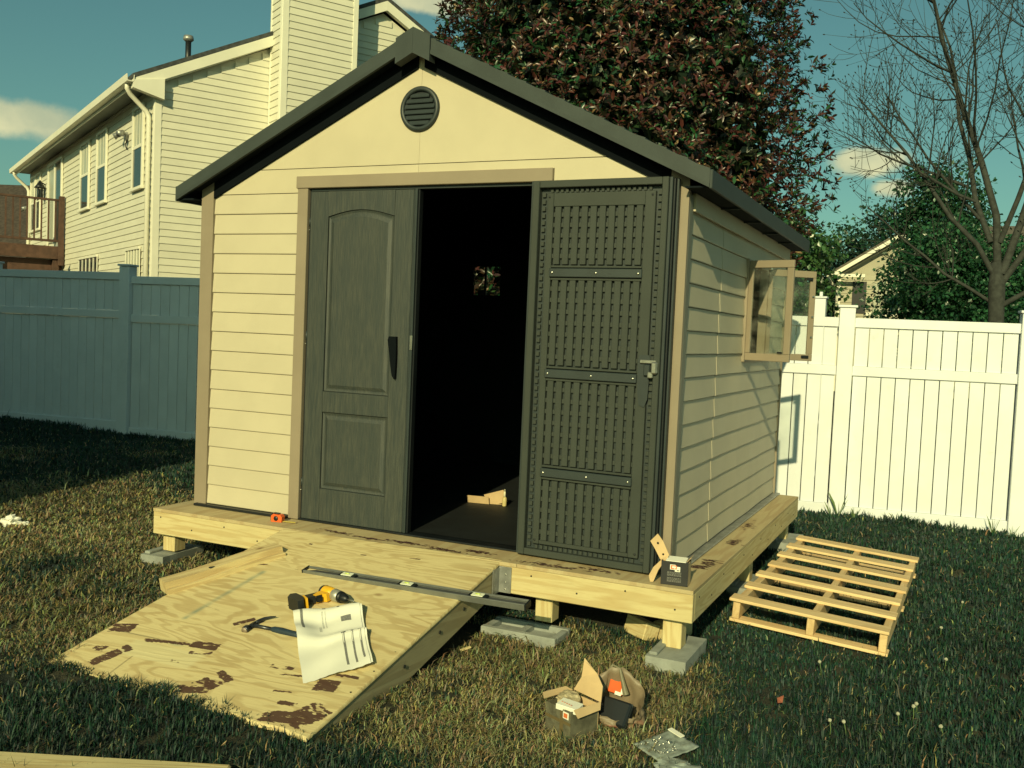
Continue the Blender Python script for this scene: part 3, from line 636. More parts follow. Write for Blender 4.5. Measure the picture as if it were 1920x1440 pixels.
# edge layers behind the free edge
dbox('edge_strip', .7165, .732, .002, .046, Z0-.003, Z1, m_dark, .002); dbox('edge_strip', .7335, .743, -.004, .034, Z0-.003, Z1-.004, m_black, .002); dbox('edge_strip', .7445, .756, -.008, .020, Z0, Z1-.004, m_dark, .002)
dbox('edge_strip', -.012, -.0005, .008, .050, Z0, Z1, m_dark, .002)
a0, a1 = .078, .650
zt, zb = Z1-.062, Z0+.062
dbox('stile', a0, a0+.034, .0235, .046, zb, zt, m_rib, .002); dbox('stile', a1-.052, a1, .0235, .046, zb, zt, m_rib, .002)
secs = [(1.800, 1.510), (1.432, 1.000), (.920, .490), (.408, .095)]
dbox('rail', a0+.0345, a1-.0525, .0235, .045, 1.801, zt, m_rib, .002); dbox('rail', a0+.0345, a1-.0525, .0235, .045, zb, .0945, m_rib, .002)
s_in0, s_in1 = a0+.036, a1-.054; pitch_ = (s_in1-s_in0)/10
for si, (zt_, zb_) in enumerate(secs):
    for k in range(10):
        x0 = s_in0+k*pitch_; dbox('slat', x0+.0075, x0+pitch_-.0075, .0235, .0445, zb_, zt_, m_rib, .002)
V = []; parts = []
for (zt_, zb_) in secs:
    for k in range(11):
        x0 = s_in0+k*pitch_; nr = int((zt_-zb_)/.058)
        for r_ in range(nr):
            z = zb_+.032+r_*(zt_-zb_-.03)/nr; parts.append(boxd(x0-.006-.357, x0+.006-.357, -(.038-.012), -(.0235-.012), z-.972, z+.022-.972))
nr = 52
for r_ in range(nr):
    z = Z0+.045+r_*(Z1-Z0-.09)/nr
    for x0 in (.0365, .652): parts.append(boxd(x0+.008-.357, x0+.026-.357, -(.036-.012), -(.0235-.012), z-.972, z+.020-.972))
for r_ in range(20):
    x0 = .09+r_*.0275
    for z in (Z0+.036, Z1-.058): parts.append(boxd(x0-.357, x0+.014-.357, -(.036-.012), -(.0235-.012), z-.972, z+.018-.972))
V, F = merge(parts); o_ = obj('rib_grid', V, F, m_rib, dr, center=False); o_['kind'] = 'stuff'
for z in (1.468, .957, .449):
    dbox('crossbar', a0+.030, a1-.048, .0455, .058, z-.022, z+.022, m_dark, .003)
    dbox('ledge', a0+.0345, a1-.0525, .0235, .047, z+.026, z+.037, m_rib, .002); dbox('ledge', a0+.0345, a1-.0525, .0235, .047, z-.037, z-.026, m_rib, .002)
    for s in (a0+.048, (a0+a1)/2, a1-.066):
        link('screw', mesh_of('screw', *tube_data([(0, 0, 0), (0, -.003, 0), (0, -.005, 0)], [.007, .0065, .002], 8), m_chrome, True), dr, (s-.357, -(.0582-.012), z-.972))
for s, z in ((a0+.012, zt-.02), (a1-.015, zt-.02), (a0+.012, zb+.02), (a1-.015, zb+.02), (a1-.02, .87)):
    link('screw', mesh_of('screw', *tube_data([(0, 0, 0), (0, -.002, 0), (0, -.003, 0)], [.006, .0055, .002], 8), m_chrome if z == .87 else m_black, True), dr, (s-.357, -(.0465-.012), z-.972))
# latch: recessed black pull with silver lock
lp = [(.612-.357, 1.075-.972), (.660-.357, 1.075-.972), (.668-.357, 1.05-.972), (.660-.357, .86-.972), (.645-.357, .82-.972), (.618-.357, .83-.972), (.606-.357, .90-.972), (.604-.357, 1.05-.972)]
o_ = prism('latch_plate', lp, 1, -(.052-.012), -(.0465-.012), m_dark, dr)
m_brush = plain('worn_steel_lock', (.42, .42, .38), .35, .2, 40, .3, 90, metal=.8)
dbox('lock_bar', .618, .700, .058, .066, 1.035, 1.052, m_brush, .003); dbox('lock_cylinder', .680, .712, .061, .086, .985, 1.045, m_brush, .008); dbox('lock_tongue', .640, .672, .058, .072, .975, 1.030, m_dark, .005)
dbox('lock_cam', .662, .690, .066, .078, .965, .995, m_brush, .004)
for z in (.885, .835): link('screw', mesh_of('screw', *tube_data([(0, 0, 0), (-.004, 0, 0), (-.006, 0, 0)], [.006, .005, .002], 8), m_chrome, True), dr, (-.012-.357, -.018, z-.972))
# the two window sashes and frame on the right wall
wf = box('window', 1.4795, 1.4985, WY0+.02, WY0+.03, WZ0, WZ0+.01, m_t, shed, 0)
wl = Vector(wf.location)
def wbox(name, *a, m__=m_t, bev=.003): return ch(box(name, *a, m__, None, bev), wf)
wbox('frame', 1.470, 1.526, WY0-.002, WY0+.030, WZ0, WZ1); wbox('frame', 1.470, 1.526, WY1-.030, WY1+.002, WZ0, WZ1)
wbox('frame', 1.470, 1.526, WY0+.031, WY1-.031, WZ0, WZ0+.030); wbox('frame', 1.470, 1.526, WY0+.031, WY1-.031, WZ1-.030, WZ1)
def sash(hx_, hy_, ox, oy, lab):
    d_ = Vector((ox-hx_, oy-hy_, 0)); w_ = d_.length; an = math.atan2(d_.y, d_.x)
    e = bpy.data.objects.new('sash', box_mesh(w_, .020, .046, m_t, .003)); COL.objects.link(e); e.parent = wf
    e.location = Vector((hx_+d_.x/2, hy_+d_.y/2, WZ0+.035))-wl; e.rotation_euler = (0, 0, an); e['label'] = lab
    h = WZ1-WZ0-.024
    def s_(name, x0, x1, y0, y1, z0, z1, m__=m_t, bev=.003): return link(name, box_mesh(x1-x0, y1-y0, z1-z0, m__, bev), e, ((x0+x1)/2-w_/2, (y0+y1)/2, (z0+z1)/2-.023))
    s_('frame', 0, w_, -.010, .010, h-.046, h); s_('frame', 0, .030, -.010, .010, .0465, h-.0465); s_('frame', w_-.042, w_, -.010, .010, .0465, h-.0465)
    s_('pane', .0305, w_-.0425, -.002, .002, .0465, h-.0465, m_clear, 0)
    return e, w_, s_
e1, w1, f1 = sash(1.527, 1.492, 1.812, 1.405, 'near window sash swung open outwards'); e2, w2, f2 = sash(1.527, 2.150, 1.812, 2.354, 'far window sash swung open outwards')
f1('clip', w1-.075, w1-.045, -.024, -.010, .050, .062, m_black); f1('clip', .14, .16, -.02, -.010, .56, .575, m_chrome)
for z in (.16, .30, .44): f2('clip', w2-.028, w2-.012, -.020, -.0105, z, z+.012, m_chrome)
f2('clip', w2-.075, w2-.030, -.024, -.0105, .555, .575, m_black); f2('clip', w2-.085, w2-.030, -.020, -.0105, .018, .038, m_black)
# things on the shed floor
cbm = plain('plain_cardboard', (.56, .40, .22), .85, .12, 6, .3, 120)
cbx = thing('cardboard_flap', 'torn piece of brown cardboard standing on the dark shed floor inside the open doorway', 'cardboard', (-.04, 1.09, .012), (0, 0, .15))
box('panel', -.13, .02, -.012, -.008, 0, .052, cbm, cbx, 0, (.35, 0, 0)); box('panel', -.01, .13, .012, .016, 0, .085, cbm, cbx, 0, (.2, -.32, 0)); box('panel', -.1, .1, .02, .1, .0005, .003, cbm, cbx, 0)
bt = thing('spray_bottle', 'small white spray bottle on the dark shed floor beside the cardboard', 'bottle', (.09, 1.095, .012))
m_btl = plain('cream_bottle_plastic', (.66, .62, .45), .4, .04); m_lab = plain('yellow_bottle_label', (.55, .45, .2), .5, .2, 30)
tube('body', [(0, 0, 0), (0, 0, .004), (0, 0, .052), (0, 0, .062)], [.013, .015, .015, .008], m_lab, bt, 14); tube('cap', [(0, 0, .0625), (0, 0, .085), (0, 0, .098)], [.008, .007, .005], m_btl, bt, 12); tube('nozzle', [(0, 0, .099), (0, 0, .112)], [.003, .0025], m_btl, bt, 8)
# ---------------------------------------------------------------- cream two-storey house, upper left
HA = math.radians(30.4)
# local frame: +x = along the gable wall (away), +y = along the long wall (to the left), z up; faces look towards -y and -x
hs = thing('cream_house', 'two storey cream vinyl sided house with boxed chimney, behind the shaded left fence', 'house', (-10.13, 8.049, 0), (0, 0, math.pi/2-HA))
GL, LL, ZEV, RS = 8.6, 13.7, 5.2, .5
def hbox(name, *a, m__=m_housetrim, bev=.004, par=hs, rot=(0, 0, 0)): return box(name, *a, m__, par, bev, rot)
def hp(name, pts, ax, a, b_, m__=m_house, par=hs): return prism(name, pts, ax, a, b_, m__, par)
hbox('wall_core', .02, GL-.02, .02, LL, -.5, ZEV, m__=m_house, bev=0)
hp('wall_core', [(.02, ZEV+.001), (GL-.02, ZEV+.001), (GL/2, ZEV+.5*GL/2-.02)], 1, .02, LL, m_house)
CO = .125
def lapx(x0, x1, z0, face_y, h=CO):       # boards on walls facing -y
    return hp('siding_board', [(face_y+.02, z0), (face_y-.018, z0), (face_y-.018, z0+.006), (face_y-.004, z0+h-.006), (face_y-.004, z0+h-.001), (face_y+.02, z0+h-.001)], 0, x0, x1)
def lapy(y0, y1, z0, face_x, h=CO):       # boards on walls facing -x
    return hp('siding_board', [(face_x+.02, z0), (face_x-.018, z0), (face_x-.018, z0+.006), (face_x-.004, z0+h-.006), (face_x-.004, z0+h-.001), (face_x+.02, z0+h-.001)], 1, y0, y1)
z = 1.2
while z < ZEV+.5*GL/2-.15:
    xa = .10 if z < ZEV-.1 else max(.10, (z+CO-ZEV)/RS+.12)
    xb = GL-xa
    if z+CO < 12: lapx(xa, xb, z, 0.0)
    if z < ZEV-.02: lapy(.10, LL, z, 0.0, min(CO, ZEV-z))
    z += CO
hbox('corner_board', -.022, .10, -.022, .0, -.3, ZEV); hbox('corner_board', -.022, -.001, .001, .10, -.3, ZEV); hbox('corner_board', -.022, .0, LL-.1, LL, -.3, ZEV)
# roof
for s in (0, 1):
    def R_(x): return (x if s == 0 else GL-x)
    pts = [(R_(-.42), ZEV-.02), (R_(GL/2), ZEV+RS*(GL/2+.42)-.02), (R_(GL/2), ZEV+RS*(GL/2+.42)+.06), (R_(-.42), ZEV+.06)]
    hp('roof', pts, 1, -.14, LL+.3, m_shingle)
    hp('rake_board', [(R_(-.40), ZEV-.20), (R_(GL/2), ZEV+RS*(GL/2+.40)-.20), (R_(GL/2), ZEV+RS*(GL/2+.40)-.015), (R_(-.40), ZEV-.015)], 1, -.145, -.122, m_housetrim)
    hp('soffit', [(R_(.03), ZEV-.01), (R_(GL/2), ZEV+RS*(GL/2)-.01+.03), (R_(GL/2), ZEV+RS*(GL/2)+.02+.03), (R_(.03), ZEV+.02)], 1, -.12, -.02, m_housetrim)
hp('rake_return', [(-.42, ZEV-.18), (.10, ZEV-.30), (.10, ZEV+.05), (-.42, ZEV-.05)], 1, -.17, -.025, m_housetrim)
msof = plain('grey_soffit', (.13, .15, .14), .6, .1)
hbox('soffit', -.40, -.001, -.02, LL+.2, ZEV-.055, ZEV-.035, m__=msof, bev=0)
# gutter: a U channel
gut = [(-.40, ZEV-.09), (-.52, ZEV-.085), (-.53, ZEV+.03), (-.515, ZEV+.03), (-.51, ZEV-.07), (-.41, ZEV-.075), (-.405, ZEV+.03), (-.40, ZEV+.03)]
hp('gutter', gut, 1, -.17, LL+.3, m_housetrim); hbox('fascia', -.399, -.375, -.12, LL+.3, ZEV-.14, ZEV+.02)
def dsp(y):
    tube('downspout', [(-.46, y-.10, ZEV-.06), (-.46, y-.08, ZEV-.16), (-.40, y-.04, ZEV-.24), (-.12, y, ZEV-.48), (-.07, y, ZEV-.58), (-.07, y, -.2)], .042, m_housetrim, hs, 8, True)
dsp(.16); dsp(LL-.12)
# vent pipe on the roof
vp = tube('vent_pipe', [(.95, 1.5, 5.8), (.95, 1.5, 6.42)], .055, m_black, hs, 12)
tube('cap', [(0, 0, .31), (0, 0, .345), (0, 0, .37), (0, 0, .42)], [.06, .10, .10, .085], m_galv, vp, 12)
# windows on the long wall
def dhung(y0, y1, z0, z1, low=m_glass, upm=m_curt):
    w_ = hbox('window', -.062, -.020, y0, y1, z1-.055, z1)
    def c_(name, *a, m__=m_housetrim): return ch(hbox(name, *a, m__=m__, par=None, bev=.003), w_)
    c_('frame', -.060, -.020, y0, y0+.085, z0, z1-.056); c_('frame', -.060, -.020, y1-.085, y1, z0, z1-.056); c_('sill', -.085, -.020, y0-.02, y1+.02, z0-.055, z0-.001)
    zm = z0+(z1-z0)*.50; c_('meeting_rail', -.050, -.022, y0+.086, y1-.086, zm-.03, zm+.03)
    c_('pane', -.034, -.028, y0+.086, y1-.086, zm+.031, z1-.056, m__=upm); c_('pane', -.040, -.034, y0+.086, y1-.086, z0, zm-.031, m__=low)
    for k in (1, 2): 
        yy = y0+.086+(y1-y0-.172)*k/3; c_('muntin', -.040, -.0345, yy-.008, yy+.008, zm+.031, z1-.056)
    return w_
dhung(.62, 1.44, 3.50, 4.97); dhung(3.58, 4.55, 3.50, 4.97); dhung(5.28, 6.28, 3.50, 4.97); dhung(11.7, 12.5, 3.45, 4.98); dhung(12.6, 13.4, 3.45, 4.98)
def lowwin(y0, y1, z0, z1, dark):
    w_ = hbox('window', -.062, -.020, y0, y1, z1-.05, z1); pm = m_glass if dark else m_curt
    ch(hbox('pane', -.034, -.028, y0, y1, z0, z1-.051, m__=pm, par=None, bev=0), w_)
    for k in range(6):
        yy = y0+(y1-y0)*k/5; ch(hbox('muntin', -.048, -.0345, yy-.022, yy+.022, z0, z1-.051, par=None, bev=.002), w_)
lowwin(.72, 1.78, 1.2, 2.42, False); lowwin(4.30, 6.25, 1.2, 2.42, True)
# patio door, lantern, flood light
pdw = hbox('patio_door', -.065, -.020, 8.50, 10.55, 4.93, 5.02)
def pc(name, *a, m__=m_housetrim): return ch(hbox(name, *a, m__=m__, par=None, bev=.003), pdw)
pc('frame', -.060, -.02, 8.50, 8.62, 2.9, 4.929); pc('frame', -.060, -.02, 10.42, 10.55, 2.9, 4.929); pc('frame', -.055, -.02, 9.46, 9.60, 2.9, 4.929)
pc('pane', -.036, -.030, 8.621, 9.459, 2.95, 4.929, m__=m_glass); pc('pane', -.036, -.030, 9.601, 10.419, 2.95, 4.929, m__=m_curt)
ln = tube('wall_lantern', [(-.15, 11.05, 4.20), (-.15, 11.05, 4.42)], .085, m_glass, hs, 6, False)
for i in range(6):
    a = pi*i/3; ch(tube('bar', [(-.15+.1*math.cos(a), 11.05+.1*math.sin(a), 4.12), (-.15+.1*math.cos(a), 11.05+.1*math.sin(a), 4.46)], .012, m_black, None, 5), ln)
ch(tube('hood', [(-.15, 11.05, 4.45), (-.15, 11.05, 4.52), (-.15, 11.05, 4.66)], [.15, .10, .01], m_black, None, 8), ln); ch(tube('bracket', [(-.02, 11.05, 4.55), (-.15, 11.05, 4.62)], .015, m_black, None), ln)
for (y, z) in ((1.95, 4.55), (13.75, 4.1)):
    f_ = hbox('flood_light', -.07, -.020, y-.07, y+.07, z-.07, z+.07, m__=m_galv)
    for q in (-1, 1): ch(tube('lamp', [(-.07, y+q*.06, z+.02), (-.13, y+q*.13, z+.05), (-.22, y+q*.17, z-.01)], [.02, .04, .065], m_galv, None, 10), f_)
    ch(tube('cable', [(-.03, y-.02, z-.08), (-.06, y-.05, z-.18), (-.03, y-.07, z-.26)], .012, m_black, None, 6), f_)
# chimney chase, boxed in siding, running past the roof
CX0, CX1, CD = 2.02, 3.45, .60
chm = hbox('chimney', CX0+.02, CX1-.02, -CD+.02, .0, 0, 11.2, m__=m_house, bev=0)
cl_ = Vector(chm.location)
def cprism(name, pts, ax, a, b_, m__=m_house): return ch(prism(name, pts, ax, a, b_, m__, None), chm)
z = 1.2
while z < 11.0:
    fy = -CD; fx = CX0
    cprism('siding_board', [(fy+.02, z), (fy-.018, z), (fy-.018, z+.006), (fy-.004, z+CO-.006), (fy-.004, z+CO-.001), (fy+.02, z+CO-.001)], 0, CX0+.10, CX1-.08)
    cprism('siding_board', [(fx+.02, z), (fx-.018, z), (fx-.018, z+.006), (fx-.004, z+CO-.006), (fx-.004, z+CO-.001), (fx+.02, z+CO-.001)], 1, -CD+.10, -.02)
    z += CO
for (a, b_, c_, d_) in ((CX0-.022, CX0+.10, -CD-.022, -CD), (CX0-.022, CX0-.001, -CD+.001, -CD+.10), (CX1-.08, CX1+.022, -CD-.022, -CD), (CX0-.024, CX0, -.07, -.021)):
    ch(hbox('corner_board', a, b_, c_, d_, 0, 11.1, par=None), chm)
# ---- raised deck on the left side of that house
dk = thing('raised_deck', 'red brown raised timber deck with baluster railing on the cream house', 'deck', (-10.13, 8.049, 0), (0, 0, math.pi/2-HA))
DY0, DY1, DX = 8.15, 13.6, -4.2
def db(name, *a, bev=.004): return box(name, *a, m_deck, dk, bev)
db('fascia_board', DX, -.03, DY0, DY0+.04, 2.45, 2.72); db('fascia_board', DX-.04, DX, DY0, DY1, 2.45, 2.72)
y = DY0+.041
while y < DY1-.02: db('floor_board', DX+.001, -.03, y, y+.135, 2.721, 2.76, bev=.002); y += .142
def railrun(p0, p1, nb):
    x0, y0 = p0; x1, y1 = p1; dx, dy = x1-x0, y1-y0; hx_ = .03 if abs(dy) > abs(dx) else 0; hy_ = .03 if hx_ == 0 else 0
    db('top_rail', min(x0, x1)-hx_-.001, max(x0, x1)+hx_, min(y0, y1)-hy_, max(y0, y1)+hy_, 3.85, 3.90); db('rail', min(x0, x1)-hx_*.6, max(x0, x1)+hx_*.6, min(y0, y1)-hy_*.6, max(y0, y1)+hy_*.6, 2.86, 2.92)
    for i in range(nb):
        q = (i+.5)/nb; db('baluster', x0+dx*q-.018, x0+dx*q+.018, y0+dy*q-.018, y0+dy*q+.018, 2.921, 3.849, bev=.002)
railrun((-.15, DY0+.04), (DX+.05, DY0+.04), 26); railrun((DX, DY0+.1), (DX, DY1), 34)
for x, y in ((-.10, DY0+.0), (-1.6, DY0), (DX+.02, DY0), (-2.9, DY0), (DX+.02, 10.8)): db('post', x-.06, x+.06, y-.062, y+.06, 2.3, 3.97)
for x, y in ((DX+.15, DY0+.15), (DX+.15, 11), (-1.8, DY0+.15), (-.2, DY0+.12)): db('support_post', x-.07, x+.07, y-.07, y+.07, -.3, 2.449)
prism('stair_panel', [(DX, 2.44), (-.04, 2.44), (-.04, 1.0), (-.6, 1.0)], 1, DY0+.2, DY0+.24, m_deck, dk)
# patio chair on the deck and white furniture below it
def chairm(x, y, z, lab, m__):
    c_ = thing('patio_chair', lab, 'chair', (x, y, z)); c_.rotation_euler = (0, 0, .7)
    box('seat', -.25, .25, -.25, .25, .38, .42, m__, c_); box('backrest', -.25, .25, .22, .27, .42, .9, m__, c_)
    for a in (-.22, .22):
        for b_ in (-.22, .22): box('leg', a-.02, a+.02, b_-.02, b_+.02, 0, .379, m__, c_)
chairm(-16.1, 8.6, 2.765, 'brown patio chair on the raised deck beside the railing', m_deck); 
chairm(-13.9, 8.9, 1.05, 'white patio seat in the dark under the raised deck', m_vinyl); chairm(-14.9, 8.0, 1.08, 'leftmost white patio seat under the raised deck', m_vinyl)
box('patio_slab_step', -.5, .5, -.5, .5, 0, .1, m_conc, None) if False else None
# brown roofed house far left
bh = thing('brown_roof_house', 'house with dark brown shingle roof far left beyond the raised deck', 'house', (-32, 21.5, -.4), (0, 0, .35))
box('wall', -8, 4.6, -4, 4, 0, 3.0, m_house, bh, 0)
for s in (-1, 1): prism('roof', [(s*4.4, 2.9), (0, 6.35), (0, 6.5), (s*4.5, 3.02)], 0, -8.4, 5.0, m_brshingle, bh)
prism('gable', [(-4, 3), (4, 3), (0, 6.3)], 0, -7.9, 4.5, m_house, bh)
for k in range(3): box('window', -6+k*3.4, -4.9+k*3.4, -4.04, -4.0, 1.0, 2.4, m_glass, bh, 0)

# ---------------------------------------------------------------- beige house, right background
m_beige = plain('beige_siding', (.36, .34, .25), .6, .05, 2, .1, 60, shift=.02)
rh = thing('beige_house', 'beige sided house with white gable trim half hidden by trees beyond the right fence', 'house', (0, 30, 0))
m_taup = plain('taupe_shingle', (.11, .098, .08), .9, .3, 5, .5, 60, shift=.05)
box('wall', -1.08, 2.8, -.5, 5, -1, 3.62, m_beige, rh, 0); prism('gable', [(-1.08, 3.62), (2.8, 3.62), (.86, 4.86)], 1, -.5, 5, m_beige, rh)
z = 1.6
while z < 3.5:
    prism('siding_board', [(-.501, z), (-.530, z), (-.530, z+.01), (-.510, z+.148), (-.501, z+.148)], 0, -1.0, 2.8, m_beige, rh); z += .15
for s in (-1, 1):
    e = .86+s*2.25
    prism('roof', [(e, 3.50), (.86, 4.94), (.86, 5.02), (e, 3.58)], 1, -.95, 5, m_taup, rh); prism('rake_board', [(e, 3.36), (.86, 4.80), (.86, 4.935), (e, 3.495)], 1, -.98, -.955, m_housetrim, rh)
box('gutter', -1.42, -.2, -1.10, -.985, 3.46, 3.56, m_housetrim, rh); tube('downspout', [(-1.36, -1.05, 3.46), (-1.3, -.9, 3.30), (-1.10, -.62, 3.12), (-1.09, -.60, 0)], .05, m_housetrim, rh)
box('corner_board', -1.13, -1.0, -.535, -.4, -1, 3.55, m_housetrim, rh)
w_ = box('window', -.15, .95, -.545, -.505, 2.22, 2.34, m_housetrim, rh); ch(box('pane', .05, .90, -.54, -.51, 2.35, 3.3, m_curt, None, 0), w_); ch(box('shutter', -.62, -.18, -.56, -.51, 2.3, 3.35, m_black, None, 0), w_)
# main range running right
box('wall', 2.81, 13, .3, 6, -1, 3.98, m_beige, rh, 0)
z = 1.6
while z < 3.9:
    prism('siding_board', [(.299, z), (.270, z), (.270, z+.01), (.290, z+.148), (.299, z+.148)], 0, 2.81, 13, m_beige, rh); z += .15
prism('roof', [(-.15, 3.98), (3.2, 5.5), (3.2, 5.6), (-.15, 4.08)], 0, 2.0, 13, m_taup, rh); box('gutter', 2.9, 13, -.28, -.16, 3.94, 4.04, m_housetrim, rh)
w2 = box('window', 3.55, 4.5, .235, .27, 2.1, 2.2, m_housetrim, rh); ch(box('pane', 3.6, 4.1, .24, .268, 2.21, 3.4, m_curt, None, 0), w2); ch(box('shutter', 4.12, 4.46, .22, .268, 2.21, 3.4, m_black, None, 0), w2)

# ---------------------------------------------------------------- the camera side's own house, whose shadow falls over the left lawn and fence
oh = thing('near_house', 'cream two storey house behind the viewpoint that shades the left lawn', 'house', (-2.75, -4.45, -.4))
box('wall', -14, -.03, -8, 0, 0, 6.3, m_house, oh, 0)
for s in (-1, 1): prism('roof', [(-4+s*4.1, 6.22), (-4, 8.75), (-4, 8.85), (-4+s*4.15, 6.32)], 0, -14.2, 0, m_shingle, oh)
prism('gable', [(-7.95, 6.3), (-.05, 6.3), (-4, 8.7)], 0, -13.9, -.04, m_house, oh)
for k in range(4):
    for zz in (1.2, 4.0): box('window', -12.5+k*3.2, -11.5+k*3.2, .002, .05, zz, zz+1.4, m_glass, oh, 0)
# ---------------------------------------------------------------- pallet
pa = thing('wooden_pallet', 'long pale softwood pallet with seven deck boards lying on the green grass', 'pallet')
wv, lr, shx = .79, 2.0, 0.0
pa.location = (1.712, .575, -.352); pa.rotation_euler = (0, .060, -.030)
def pb(name, x0, x1, y0, y1, z0, z1, m__, rz=0): return box(name, x0, x1, y0, y1, z0, z1, m__, pa, .003, (0, 0, rz))
H_ = .130
for i in range(7):
    q = i/6; yc = .05+q*(lr-.10); xo = shx*q+random.uniform(-.008, .008); wd_ = random.choice((.112, .124, .118))
    pb('deck_board', xo-.012, xo+wv+.012, yc-wd_/2, yc+wd_/2, H_-.0165, H_, m_pallet_x, random.uniform(-.006, .006))
for x in (.02, wv*.52, wv-.02):
    L0 = math.hypot(shx, lr); o_ = pb('stringer', x+shx/2-.019, x+shx/2+.019, lr/2-L0/2+.01, lr/2+L0/2-.01, .0175, H_-.017, m_pallet_y, -math.atan2(shx, lr))
for q in (.0, .5, 1):
    yc = .05+q*(lr-.10); pb('bottom_board', shx*q-.01, shx*q+wv+.01, yc-.045, yc+.045, 0, .0165, m_pallet_x)
# ---------------------------------------------------------------- loose lumber
lb = thing('lumber_offcut', 'short knotty post offcut lying diagonally across the upper left of the ramp', 'lumber')
E0 = Vector((-.715, -1.085, 0)); E1 = Vector((-.43, -.535, 0))
def rz_(x, y): return .0343+(.0092*x+.2*y)/.98+.0      # ramp surface height
dv_ = E1-E0; Ll = dv_.length; a_ = math.atan2(dv_.y, dv_.x); mid = (E0+E1)/2; tl = math.atan2(rz_(E1.x, E1.y)-rz_(E0.x, E0.y), Ll)
lb.location = (mid.x, mid.y, rz_(mid.x, mid.y)+.004); lb.rotation_euler = Matrix.Rotation(a_, 3, 'Z').to_4x4().to_3x3().to_euler()
lb.rotation_euler = (Matrix.Rotation(a_, 3, 'Z') @ Matrix.Rotation(-tl, 3, 'Y')).to_euler()
bm = bmesh.new(); bmesh.ops.create_cube(bm, size=1); 
for v_ in bm.verts: v_.co = (v_.co.x*Ll, v_.co.y*.125, v_.co.z*.060+.030)
bmesh.ops.subdivide_edges(bm, edges=[e for e in bm.edges if abs(e.verts[0].co.x-e.verts[1].co.x) > .1], cuts=10)
bmesh.ops.bevel(bm, geom=[e for e in bm.edges if abs(e.verts[0].co.z-e.verts[1].co.z) < .001 and e.verts[0].co.z > .05 and abs(e.verts[0].co.y-e.verts[1].co.y) < .001 and e.verts[0].co.y < 0], offset=.030, segments=4, affect='EDGES')
for v_ in bm.verts: v_.co.y += .006*math.sin(v_.co.x*7); v_.co.z += .004*math.sin(v_.co.x*9)
me = bpy.data.meshes.new('body'); bm.to_mesh(me); bm.free(); m_knotty = wood('knotty_post_wood', (.58, .47, .25), (.32, .20, .09), 0, .8, .7, 1.0, .9); me.materials.append(m_knotty); link('body', me, lb)
kn_ = obj('knot', *tube_data([(0, 0, 0), (.002, -.001, .003)], [.022, .012], 9), m_bark2, lb); kn_.location = (-.06, -.020, .0595+.004*math.sin(-.54)); kn_.scale = (1.4, .5, .5)
lt = thing('lumber_board', 'pale treated board lying on the grass along the bottom left edge of the view', 'lumber', (.66, -2.165, -.338), (0, 0, math.atan2(-2.445+2.141, -.085-.63)+math.pi))
link('board', box_mesh(2.6, .14, .038, m_pine_x, .006), lt, (-1.3, -.07, .019))
# ---------------------------------------------------------------- spirit level across the ramp
sl = thing('spirit_level', 'long grey aluminium spirit level with three vials lying across the ramp past its edge', 'level')
l0 = Vector((-.172, -.668, rz_(-.172, -.668)+.001)); l1 = Vector((1.040, -.655, rz_(.70, -.655)+.004))
d_ = l1-l0; sl.location = (l0+l1)/2; sl.rotation_euler = (Matrix.Rotation(math.atan2(d_.y, d_.x), 3, 'Z') @ Matrix.Rotation(-math.atan2(d_.z, math.hypot(d_.x, d_.y)), 3, 'Y') @ Matrix.Rotation(math.atan(.19), 3, 'X')).to_euler()
m_al = plain('grey_anodised_aluminium', (.20, .21, .20), .42, .12, 20, .15, 60, metal=.5); Lh = d_.length/2; m_ald = plain('dark_level_web', (.055, .06, .065), .5, .2, 12)
def lv_(n_, *a, m__=m_al, bev=.0015): return box(n_, *a, m__, sl, bev)
lv_('edge_rail', -Lh, Lh, -.030, -.024, 0, .030); lv_('edge_rail', -Lh, Lh, .024, .030, 0, .030); lv_('web', -Lh, Lh, -.0235, .0235, .010, .016, m__=m_ald)
lv_('web_lip', -Lh, Lh, -.0235, -.018, .022, .028); lv_('web_lip', -Lh, Lh, .018, .0235, .022, .028)
for s in (-1, 1): lv_('end_cap', s*Lh-.004*(s < 0)*2, s*Lh+.008*(s > 0), -.031, .031, -.001, .031, m__=m_black)
m_vial = plain('pale_vial_block', (.72, .74, .60), .25, .08)
for x in (-.36, -.02, .36):
    v1 = lv_('vial_housing', x-.048, x+.048, -.0235, .0235, .017, .0275, m__=m_black)
    ch(box('vial', x-.030, x+.030, -.016, .016, .028, .0325, m_vial, None, .002), v1); ch(tube('bubble', [(x-.012, 0, .0335), (x+.012, 0, .0335)], .004, plain('vial_green', (.45, .55, .12), .2, .1), None, 8), v1)
